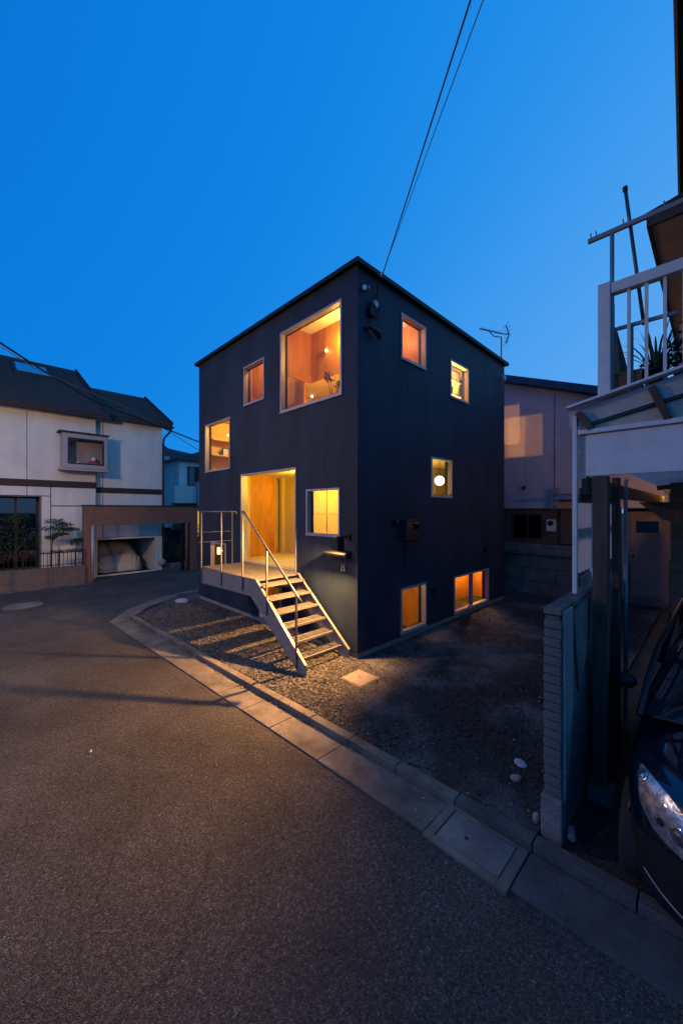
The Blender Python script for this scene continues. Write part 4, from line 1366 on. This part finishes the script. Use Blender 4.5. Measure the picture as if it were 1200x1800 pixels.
# ================================================================== BRICK PIER WALL AND CARPORT (RIGHT)
bw_ = thing('brick_wall', (-.4, -3.27, 0), 'grey brick boundary wall end-on beside the carport with a pale board on its flank', 'wall')
MB().box(-1.368, .92, -3.322, -3.222, -.05, 1.70).build('mortar_core', M['mortar'], bw_)
proto = MB().box(-.105, .105, -.058, .058, -.029, .029).build('brick', M['brick'], bw_, bevel=.003, seg=1)
proto.location = Vector((-1.275, -3.272, .04)) - bw_.location
nb = 1
for c in range(24):
    z = .04 + c * .0695
    x = -1.275 + (0 if c % 2 == 0 else -.0)
    off = 0 if c % 2 == 0 else .11
    xs = [(-1.275, 1.0)] if c % 2 == 0 else [(-1.328, .5)]
    x = -1.275 + .2185 if c % 2 == 0 else -1.328 + .164
    while x < .84:
        xs.append((x, 1.0))
        x += .2185
    for (xx, sc) in xs:
        if nb == 1 and c == 0 and xx == -1.275:
            continue
        if nb > 262:
            break
        o = proto.copy()
        COL.objects.link(o)
        o.location = Vector((xx + random.uniform(-.003, .003), -3.272 + random.uniform(-.003, .003), z)) - bw_.location
        o.scale = (sc, 1, 1)
        o.rotation_euler = (0, 0, random.uniform(-.012, .012))
        nb += 1
x = -1.383
while x < .85:
    MB().box(x, min(x + .295, .93), -3.332, -3.212, 1.712, 1.76).build('coping', M['concrete'], bw_, bevel=.006)
    x += .30
MB().box(-1.41, -1.30, -3.345, -3.199, -.05, .34).build('foot', M['concrete_d'], bw_, bevel=.01)
MB().prism([(-1.35, -3.352, 1.74), (-1.13, -3.352, 1.74), (-1.13, -3.352, 1.0), (-1.20, -3.352, .62), (-1.34, -3.352, .30)], (0, .018, 0)).build('board', M['zinc'], bw_)
MB().prism([(-1.10, -3.352, 1.70), (-.35, -3.352, 1.76), (-.40, -3.352, 1.55), (-.62, -3.352, 1.36), (-.92, -3.352, 1.0)], (0, .014, 0)).build('board', M['concrete_d'], bw_)
MB().tube([(-1.38, -3.40, .10), (-1.30, -3.38, .12)], .026, 10).build('pipe_stub', M['concrete_d'], bw_)

cp = thing('carport', (2, -4.6, 0), 'old timber carport with a white fascia board, dark posts and a sloping translucent roof', 'carport')
MB().box(-.66, -.55, -3.495, -3.385, .10, 2.795).build('post', M['timber'], cp, bevel=.006)
MB().box(-.70, -.51, -3.53, -3.35, -.05, .12).build('post_base', M['concrete_d'], cp, bevel=.02)
MB().box(-.66, -.55, -5.9, -5.79, 0, 2.795).build('post', M['timber'], cp, bevel=.006)
MB().box(.10, .20, -3.46, -3.40, 0, 2.83).build('post', M['timber'], cp, bevel=.006)
MB().tube([(.78, -3.42, 0), (.78, -3.42, 2.85)], .02, 8).build('downpipe', M['zinc'], cp)
MB().box(-.665, -.63, -6.0, -3.34, 2.80, 3.165).build('fascia', M['white_p'], cp, bevel=.003)
MB().box(-.70, -.60, -6.0, -3.285, 3.166, 3.205).build('fascia_cap', M['white_p'], cp, bevel=.004)
MB().box(-.655, -.635, -3.338, -3.295, 2.78, 3.165).build('end_board', M['cream_p'], cp)
MB().box(-.63, 6.5, -3.34, -3.30, 2.64, 2.80).build('beam', M['timber'], cp)
MB().box(-.62, 4.6, -5.9, -5.8, 2.7, 2.8).build('beam', M['timber'], cp)
# corrugated lean-to roof
cr = MB()
N = 150
for i in range(N + 1):
    x = -.56 + 8.9 * i / N
    zz = .018 * math.sin(i * 2 * math.pi / 2.0 * .5 * 1.0 + 0) if False else .016 * math.sin(i * 1.57)
    for (y_, z_) in ((-3.26, 3.03), (-6.0, 3.26)):
        cr.v.append((x, y_, z_ + zz))
        cr.v.append((x, y_, z_ + zz + .004))
for i in range(N):
    a = i * 4
    cr.f += [(a, a + 4, a + 6, a + 2), (a + 1, a + 3, a + 7, a + 5)]
cr.build('corrugated_sheet', M['translucent'], cp, smooth=False)
for x in (5.6, 7.2):
    MB().bar((x, -3.28, 2.96), (x, -6.0, 3.19), .05, .10).build('rafter', M['timber'], cp)
MB().prism([(2.6, -3.32, 2.62), (2.6, -4.0, 2.62), (2.6, -4.0, 2.3), (2.6, -3.6, 2.36)], (.03, 0, 0)).build('gusset', M['timber'], cp)
bpl = thing('porch_lamp', (6.4, -3.30, 3.0), 'tiny glowing bulb under the corrugated carport roof near the back door', 'lamp')
MB().ball((6.3, -3.34, 2.99), .03, 10).build('bulb', M['bulb'], bpl, smooth=True)
MB().lathe([(.02, 3.015), (.03, 3.03), (.02, 3.06)], (6.3, -3.34, 0), 10).build('holder', M['carblack'], bpl)
lamp('porch_light', 'POINT', (6.25, -3.36, 2.90), 34, WARM, .02)
# sloping barge board and brackets over the fascia
MB().prism([(-.66, -3.21, 3.385), (-.66, -6.0, 3.98), (-.66, -6.0, 3.80), (-.66, -3.21, 3.235)], (.02, 0, 0)).build('barge_board', M['grey_p'], cp, bevel=.002)
MB().prism([(-.668, -3.36, 3.252), (-.668, -6.0, 3.80), (-.668, -6.0, 3.785), (-.668, -3.36, 3.237)], (.03, 0, 0)).build('barge_batten', M['carblack'], cp)
MB().prism([(-.64, -3.30, 3.30), (-.64, -6.0, 3.79), (-.64, -6.0, 3.21), (-.64, -3.30, 3.21)], (.02, 0, 0)).build('backing_board', M['cream_p'], cp)
for yy, zz in ((-3.285, 3.36), (-3.785, 3.47), (-4.6, 3.66), (-5.4, 3.84)):
    MB().bar((-.685, yy, zz), (-.685, yy - .10, 3.205), .05, .06, (1, 0, 0)).build('bracket', M['timber'], cp, bevel=.004)
MB().bar((-.70, -3.205, 3.41), (-.70, -6.0, 4.005), .10, .02).build('roof_lip', M['white_p'], cp)

# side screen above the brick wall
sc = thing('side_screen', (.3, -3.27, 1.8), 'tall white framed side screen with corrugated plastic strips above the brick wall', 'screen')
MB().box(-.69, -.655, -3.275, -3.240, 1.45, 3.34).build('frame_post', M['white_p'], sc, bevel=.003)
MB().box(-.10, -.075, -3.29, -3.255, 1.55, 2.62).build('frame_post', M['white_p'], sc)
MB().box(1.2, 1.24, -3.29, -3.255, 1.55, 2.62).build('frame_post', M['white_p'], sc)
for (z0, z1) in ((2.33, 2.565), (1.93, 2.245)):
    b = MB()
    n = 58
    for i in range(n + 1):
        x = -.65 + 1.85 * i / n
        yy = -3.268 + .010 * math.sin(i * 1.57)
        b.v += [(x, yy, z0), (x, yy, z1), (x, yy + .004, z0), (x, yy + .004, z1)]
    for i in range(n):
        a = i * 4
        b.f += [(a, a + 4, a + 5, a + 1), (a + 2, a + 3, a + 7, a + 6)]
    b.build('plastic_strip', M['translucent'], sc)
MB().box(-.65, 1.2, -3.30, -3.285, 2.57, 2.70).build('top_board', M['timber'], sc)
MB().box(-.65, 1.2, -3.25, -3.235, 2.24, 2.335).build('middle_board', M['cream_p'], sc)
MB().prism([(-.64, -3.30, 1.90), (-.28, -3.30, 1.92), (-.10, -3.30, 1.62), (-.30, -3.30, 1.74), (-.42, -3.30, 1.60)], (0, .012, 0)).build('brace_plate', M['zinc'], sc)

# balcony on top
bl = thing('balcony', (-.3, -4.6, 3.45), 'white metal balcony with upright bars over the carport', 'balcony')
MB().box(-.665, -.575, -3.515, -3.425, 3.46, 4.44).build('corner_post', M['white_p'], bl, bevel=.006)
MB().box(-.66, -.58, -6.0, -3.52, 4.335, 4.425).build('top_rail', M['white_p'], bl, bevel=.006)
MB().box(-.57, -.50, -3.52, -3.43, 3.45, 4.30).build('inner_post', M['cream_p'], bl)
yy = -3.635
while yy > -6:
    MB().box(-.632, -.608, yy - .011, yy + .011, 3.44, 4.335).build('bar', M['white_p'], bl)
    yy -= .113
MB().box(-.64, -.60, -6.0, -3.52, 3.40, 3.455).build('bottom_rail', M['white_p'], bl)
MB().box(-.58, 1.6, -6.0, -3.47, 3.40, 3.44).build('deck', M['zinc'], bl)
MB().prism([(-.50, -3.50, 4.10), (-.50, -3.53, 4.10), (.1, -3.62, 3.45), (.1, -3.50, 3.45), (-.50, -3.50, 3.45)], (.02, 0, 0)).build('side_board', M['cream_p'], bl)
lt = thing('laundry_stand', (-.55, -3.6, 4.4), 'grey T shaped laundry pole stand rising above the balcony corner', 'laundry stand')
MB().tube([(-.62, -3.52, 3.46), (-.62, -3.52, 4.86)], .016, 10).build('pole', M['zinc'], lt, smooth=True)
MB().box(-.635, -.605, -4.3, -3.345, 4.855, 4.895).build('arm', M['zinc'], lt, bevel=.005)
MB().box(-.60, -.575, -3.93, -3.55, 4.03, 4.06).build('arm', M['zinc'], lt, bevel=.004)
MB().box(-.60, -.575, -3.66, -3.63, 3.46, 4.03).build('pole', M['zinc'], lt)
for yy in (-3.37, -3.41, -3.60, -3.64, -3.86):
    MB().tube([(-.62, yy, 4.895), (-.62, yy + .006, 4.94)], .005, 6).build('hook', M['zinc'], lt)
ld = thing('laundry_pole', (-.58, -3.66, 4.6), 'dark laundry pole leaning steeply against the T stand on the balcony', 'pole')
MB().tube([(-.585, -3.605, 5.21), (-.56, -3.725, 4.03)], .013, 8).build('pole', M['wire_sky'], ld, smooth=True)
MB().tube([(-.585, -3.603, 5.225), (-.585, -3.606, 5.19)], .018, 8).build('cap', M['carblack'], ld)
pb = thing('planter_box', (-.52, -3.62, 3.44), 'rectangular terracotta planter box inside the balcony corner', 'planter')
MB().prism([(-.56, -3.55, 3.442), (-.56, -3.70, 3.442), (-.56, -3.715, 3.66), (-.56, -3.535, 3.66)], (.16, 0, 0)).build('box', M['terracotta'], pb, bevel=.004)
MB().box(-.565, -.395, -3.72, -3.53, 3.655, 3.675).build('rim', M['terracotta'], pb)
pk = thing('potted_plant', (-.50, -3.80, 3.44), 'black pot with long strappy leaves behind the balcony bars', 'plant')
MB().lathe([(.055, 3.442), (.075, 3.64), (.08, 3.64), (.08, 3.66), (.06, 3.655)], (-.50, -3.80, 0), 18).build('pot', M['carblack'], pk, smooth=True)
lf = MB()
for k in range(34):
    a = random.uniform(0, 6.28)
    sp_ = random.uniform(.06, .30)
    h_ = random.uniform(.16, .46) * (1.1 - sp_)
    p0 = Vector((-.50 + .03 * math.cos(a), -3.80 + .03 * math.sin(a), 3.64))
    pts = []
    for s_ in range(6):
        t = s_ / 5
        pts.append(p0 + Vector((math.cos(a) * sp_ * .45 * t, math.sin(a) * sp_ * t, h_ * (t * 1.5 - .75 * t * t) * 1.25)))
    side = Vector((-math.sin(a), math.cos(a), .2)).normalized()
    base = len(lf.v)
    for s_, p in enumerate(pts):
        w_ = .010 * (1 - (s_ / 5) ** 2) + .001
        lf.v += [tuple(p - side * w_), tuple(p + side * w_)]
    for s_ in range(5):
        q_ = base + s_ * 2
        lf.f.append((q_, q_ + 1, q_ + 3, q_ + 2))
foliage([((-.5, -3.80, 3.70), (.09, .10, .06))], 120, .05, lf)
lf.build('leaves', M['leaf'], pk)
pk2 = thing('potted_plant', (-.45, -3.98, 3.44), 'low bushy potted plant at the edge of the picture behind the balcony bars', 'plant')
MB().lathe([(.05, 3.442), (.065, 3.58), (.05, 3.575)], (-.45, -3.99, 0), 14).build('pot', M['carblack'], pk2, smooth=True)
foliage([((-.45, -3.96, 3.80), (.12, .12, .12)), ((-.45, -4.0, 3.66), (.1, .12, .08))], 260, .07).build('foliage', M['leaf'], pk2)

# right house
rh = thing('tan_house', (3, -6, 0), 'brown house at the right edge with tan soffit and dark eaves over the carport', 'house')
MB().box(-.28, 6, -8, -3.745, 5.0, 5.03).build('soffit', M['tan'], rh)
MB().box(-.30, 6, -3.744, -3.715, 4.98, 5.06).build('fascia', M['timber'], rh)
MB().box(-.315, -.281, -8, -3.745, 4.97, 5.06).build('fascia', M['timber'], rh)
MB().prism([(-.32, -3.71, 5.061), (-.32, -8, 5.8), (-.32, -8, 5.85), (-.32, -3.71, 5.09)], (6, 0, 0)).build('roof', M['roof'], rh)
MB().box(2.2, 2.4, -8, -3.80, 3.4, 4.99).build('wall', M['tan'], rh)
u_ = MB()
GA, GB = Vector((-4.4, -4.15, 6.0)), Vector((1.16, -3.915, 6.0))
u_.bar(GA, GB, .035, .10)
u_.build('fascia', M['timber'], rh)
MB().tube([GA + Vector((0, .045, -.03)), GB + Vector((0, .045, -.03))], .028, 10).build('roof_gutter', M['black'], rh)
k = -4.35
while k < 1.1:
    p = GA.lerp(GB, (k + 4.4) / 5.56)
    MB().prism([(k, p.y - .02, 5.955), (k + .245, p.y - .01, 5.955), (k + .245, p.y - 1.2, 5.955), (k, p.y - 1.2, 5.955)], (0, 0, .03 + random.uniform(0, .008))).build('soffit_panel', M['timber'], rh, bevel=.004)
    k += .255
MB().prism([(-4.4, -4.17, 6.04), (1.16, -3.94, 6.04), (1.16, -8, 7.8), (-4.4, -8, 7.8)], (0, 0, .06)).build('roof', M['roof'], rh)
MB().box(-.2, 1.1, -8, -5.1, 5.3, 6.0).build('wall', M['tan'], rh)
zz = .0
while zz < 3.0:
    MB().prism([(4.5, -3.56, zz), (4.5, -8, zz), (4.47, -8, zz + .02), (4.47, -3.56, zz + .02)][:0] or [(4.50, -3.56, zz), (4.475, -3.56, zz), (4.49, -3.56, zz + .195), (4.50, -3.56, zz + .195)], (0, -4.4, 0)).build('siding_board', M['sidingdark'], rh)
    zz += .2
MB().box(4.501, 8.3, -8, -3.56, 0, 3.0).build('wall', M['sidingdark'], rh)
MB().box(4.50, 8.3, -8, -3.6, 3.45, 6.2).build('wall', M['tan'], rh)

# ------------------------------------------------------------------ parked car in the carport
car = thing('parked_car', (0, -4.55, 0), 'dark blue hatchback parked nose out under the carport with a large swept-back headlight', 'car')
CY = -4.55
# X, half width, bottom z, belt (shoulder) z, crown z
secs = [(-1.84, .22, .32, .62, .66), (-1.82, .34, .26, .68, .72), (-1.78, .45, .22, .76, .79), (-1.71, .55, .20, .82, .85), (-1.63, .655, .19, .86, .90), (-1.54, .745, .19, .885, .93),
        (-1.42, .82, .19, .905, .965), (-1.22, .845, .19, .925, 1.0), (-1.0, .85, .2, .94, 1.03), (-.8, .855, .2, .955, 1.06), (-.3, .86, .2, .965, 1.06), (.6, .86, .2, .97, 1.06), (1.3, .85, .2, .98, 1.06), (1.8, .80, .24, .95, 1.03), (1.98, .62, .34, .85, .92)]
NB = 22
bv, bf = [], []
for (x, hw, zb, zs, zc) in secs:
    ring = []
    for j in range(NB + 1):
        t = j / NB                          # 0 = +Y bottom ... 1 = -Y bottom
        a = math.pi * t
        cx, sz = math.cos(a), math.sin(a)
        yy = math.copysign(abs(cx) ** .30, cx) * hw
        zt = zs + (zc - zs) * max(0, 1 - (abs(yy) / hw) ** 2.2)
        zz = zb + (zt - zb) * (abs(sz) ** .20)
        # tumblehome: side is fullest at mid height
        m_ = (zz - zb) / max(.01, zs - zb)
        yy *= 1 - .05 * max(0, .35 - m_) - .06 * max(0, m_ - .75) ** 1.2
        ring.append((x, CY + yy, zz))
    bv += ring
W_ = NB + 1
for i in range(len(secs) - 1):
    for j in range(NB):
        a = i * W_ + j
        bf.append((a, a + 1, a + W_ + 1, a + W_))
bf.append(tuple(reversed(range(W_))))
bf.append(tuple((len(secs) - 1) * W_ + j for j in range(W_)))
bb = MB()
bb.v, bb.f = bv, bf
body = bb.build('body', M['paint_car'], car, smooth=True)
bm = bmesh.new()
bm.from_mesh(body.data)
bmesh.ops.recalc_face_normals(bm, faces=bm.faces)
bm.to_mesh(body.data)
sd = body.modifiers.new('smooth', 'SUBSURF')
sd.levels = sd.render_levels = 2
# surface for fitting the lamps and trim: a denser copy of the same loft, evaluated through the modifier
dg = bpy.context.evaluated_depsgraph_get()
ev = body.evaluated_get(dg)
me_ = ev.to_mesh()
off = car.location
bvh = BVHTree.FromPolygons([tuple(v.co) for v in me_.vertices], [tuple(p.vertices) for p in me_.polygons])
ev.to_mesh_clear()


def skin(pa, pb, n, m, side, out, name, matl, parent):
    """Curved skin between two edge polylines lying near the car body, lifted off it by out."""
    b = MB()

    def samp(pl, t):
        k = t * (len(pl) - 1)
        i = min(int(k), len(pl) - 2)
        return Vector(pl[i]).lerp(Vector(pl[i + 1]), k - i)
    for i in range(n + 1):
        A, B = samp(pa, i / n), samp(pb, i / n)
        for j in range(m + 1):
            f = j / m
            p = A.lerp(B, f)
            if side < 0:
                p.y = 2 * CY - p.y
            h = bvh.find_nearest(p)
            e = out * (math.sin(math.pi * f) * .8 + .25) if out > .004 else out
            b.v.append(tuple(h[0] + h[1] * e))
    for i in range(n):
        for j in range(m):
            a = i * (m + 1) + j
            b.f.append((a, a + 1, a + m + 2, a + m + 1) if side > 0 else (a, a + m + 1, a + m + 2, a + 1))
    return b.build(name, matl, parent, smooth=True)


# the outline of a headlight: upper edge from its rear tip to the inner corner, then the lower edge
HU = [(-1.415, -3.766, .905), (-1.504, -3.823, .90), (-1.637, -3.928, .87), (-1.70, -3.988, .83), (-1.735, -4.018, .80), (-1.79, -4.12, .745)]
HL = [(-1.42, -3.760, .885), (-1.505, -3.767, .80), (-1.55, -3.79, .69), (-1.60, -3.883, .61), (-1.66, -3.957, .585), (-1.74, -4.10, .575)]
mid = lambda f, a: tuple(Vector(HU[int(f)]).lerp(Vector(HU[min(5, int(f) + 1)]), f % 1).lerp(Vector(HL[int(f)]).lerp(Vector(HL[min(5, int(f) + 1)]), f % 1), a))
dz = lambda pl, d: [(p[0], p[1], p[2] + d) for p in pl]
for side in (1, -1):
    hl = skin(HU, HL, 18, 8, side, .003, 'headlight', M['lampin'], car)
    skin(HU, HL, 18, 8, side, .022, 'lens', M['lens'], hl)
    for (f, a, r_) in ((0.9, .55, .040), (3.05, .66, .022), (4.1, .5, .050)):
        c = Vector(mid(f, a))
        if side < 0:
            c.y = 2 * CY - c.y
        h = bvh.find_nearest(c)
        p, nn = h[0] + h[1] * .004, h[1]
        t_ = nn.cross(Vector((0, 0, 1))).normalized()
        u2 = t_.cross(nn).normalized()
        b = MB()
        for (rr, dd_) in ((r_, .002), (r_ * .86, .008), (r_ * .6, .003), (r_ * .3, .010), (0.0005, .012)):
            for q_ in range(16):
                a_ = 2 * math.pi * q_ / 16
                b.v.append(tuple(p + (t_ * math.cos(a_) + u2 * math.sin(a_)) * rr + nn * dd_))
        for ri in range(4):
            for q_ in range(16):
                a_, b__ = ri * 16 + q_, ri * 16 + (q_ + 1) % 16
                b.f.append((a_, b__, b__ + 16, a_ + 16))
        b.build('reflector', M['chrome'] if r_ > .031 else M['carblack'], hl, smooth=True)
    skin(dz(HU, .010), HU, 18, 1, side, .002, 'headlight_seam', M['carblack'], car)
    skin(HL, dz(HL, -.012), 18, 1, side, .002, 'headlight_seam', M['carblack'], car)
    skin([(-1.38, -3.72, .56), (-1.42, -3.72, .56)], [(-1.38, -3.72, .50), (-1.42, -3.72, .50)], 2, 2, side, .008, 'side_marker', M['amber'], car)
    BS = [(-1.36, -3.74, .41), (-1.55, -3.80, .42), (-1.66, -3.92, .44), (-1.74, -4.05, .46), (-1.83, -4.4, .47)]
    skin(BS, dz(BS, -.018), 16, 1, side, .008, 'bumper_strip', M['zinc'], car)
    skin(dz(BS, .11), dz(BS, -.17), 16, 6, side, .0025, 'bumper', M['carblack'], car)
    LT = [(-1.58, -3.80, .31), (-1.65, -3.90, .28), (-1.71, -3.99, .265), (-1.8, -4.3, .26)]
    skin(LT, dz(LT, -.012), 10, 1, side, .012, 'lower_trim', M['alu'], car)
# cabin
cabin = [(-.98, .78, 1.0, 1.02), (-.72, .765, 1.0, 1.19), (-.40, .72, 1.0, 1.38), (-.05, .665, 1.0, 1.50), (.5, .65, 1.0, 1.535), (1.1, .65, 1.0, 1.50), (1.6, .68, 1.0, 1.36), (1.86, .70, 1.0, 1.05)]
cb_ = MB()
NC = 16
for (x, hw, zb, zc) in cabin:
    for j in range(NC + 1):
        a = math.pi * j / NC
        cx, sz = math.cos(a), math.sin(a)
        yy = math.copysign(abs(cx) ** .35, cx) * (hw + .06 * (1 - abs(sz) ** .6))
        cb_.v.append((x, CY + yy, zb - .02 + (zc - zb + .02) * abs(sz) ** .5))
for i in range(len(cabin) - 1):
    for j in range(NC):
        a = i * (NC + 1) + j
        cb_.f.append((a, a + 1, a + NC + 2, a + NC + 1))
cgl = mat('car_glass', (.012, .014, .018), .06, spec=.8, var=.02)
g_ = cb_.build('cabin_glass', cgl, car, smooth=True)
g_.modifiers.new('smooth', 'SUBSURF').render_levels = 2
rfm = MB()
for (x0, hw0, z0), (x1, hw1, z1) in zip([(-.05, .60, 1.512), (.5, .60, 1.548), (1.1, .60, 1.515)][:-1], [(-.05, .60, 1.512), (.5, .60, 1.548), (1.1, .60, 1.515)][1:]):
    rfm.prism([(x0, CY - hw0, z0), (x1, CY - hw1, z1), (x1, CY + hw1, z1), (x0, CY + hw0, z0)], (0, 0, .012))
rfm.build('roof', M['paint_car'], car, bevel=.004)
for s in (1, -1):
    MB().tube([(-1.02, CY + s * .80, 1.00), (-.72, CY + s * .785, 1.17), (-.40, CY + s * .745, 1.365), (-.05, CY + s * .69, 1.49), (.5, CY + s * .67, 1.53), (1.1, CY + s * .67, 1.50), (1.6, CY + s * .70, 1.37), (1.88, CY + s * .72, 1.05)], .022, 8).build('roof_pillar', M['carblack'], car, smooth=True)
    MB().tube([(.35, CY + s * .80, 1.0), (.30, CY + s * .69, 1.5)], .03, 6).build('door_pillar', M['carblack'], car)
    MB().tube([(-1.04, CY + s * .72, 1.03), (-1.06, CY + s * .3, 1.07), (-1.06, CY, 1.075)], .012, 6).build('wiper_cowl', M['carblack'], car)
    MB().ball((-.55, CY + s * .95, 1.06), .085, 12, (.55, 1.0, .75)).build('wing_mirror', M['carblack'], car, smooth=True)
    for x in (-1.18, 1.30):
        w_ = MB().lathe([(.20, -.10), (.29, -.10), (.305, -.07), (.305, .07), (.29, .10), (.20, .10)], (x, CY + s * .76, .305), 28, 'y').build('wheel', M['rubber'], car, smooth=True)
        rimb = MB().lathe([(.19, s * .06), (.205, s * .095), (.05, s * .085), (.0, s * .08)], (x, CY + s * .76, .305), 28, 'y')
        rimb.build('rim', M['alu'], w_)
MB().box(-1.875, -1.845, CY - .26, CY + .26, .42, .53).build('number_plate', M['paper'], car, bevel=.004)
MB().box(-1.86, -1.80, CY - .22, CY + .22, .56, .62).build('grille', M['carblack'], car, bevel=.01)

# ------------------------------------------------------------------ street lamps that light the road (outside the picture)
def street_lamp(x, y, ax, ay, power, col, label):
    t = thing('street_lamp', (x, y, 0), label, 'street lamp', 'street lamps along the road')
    MB().tube([(x, y, 0), (x, y, 4), (x, y, 8)], .14, 16, [.17, .15, .12]).build('pole', M['concrete'], t, smooth=True)
    hx, hy = x + ax, y + ay
    MB().tube([(x, y, 5.2), ((x + hx) / 2, (y + hy) / 2, 5.45), (hx, hy, 5.45)], .03, 8).build('arm', M['zinc'], t, smooth=True)
    MB().lathe([(.06, 5.50), (.16, 5.44), (.17, 5.38), (.165, 5.38), (.05, 5.46)], (hx, hy, 0), 16).build('hood', M['zinc'], t, smooth=True)
    MB().ball((hx, hy, 5.385), .05, 10).build('bulb', M['bulb'], t, smooth=True)
    lamp('street_lamp_light', 'POINT', (hx, hy, 5.30), power, col, .16)


street_lamp(-7.3, 5.6, 1.2, -.4, 740, (1.0, .64, .37), 'street lamp on a concrete pole beside the road left of the picture')
street_lamp(-10.4, -.3, .9, .2, 160, (1.0, .80, .58), 'street lamp on a concrete pole behind the viewer')
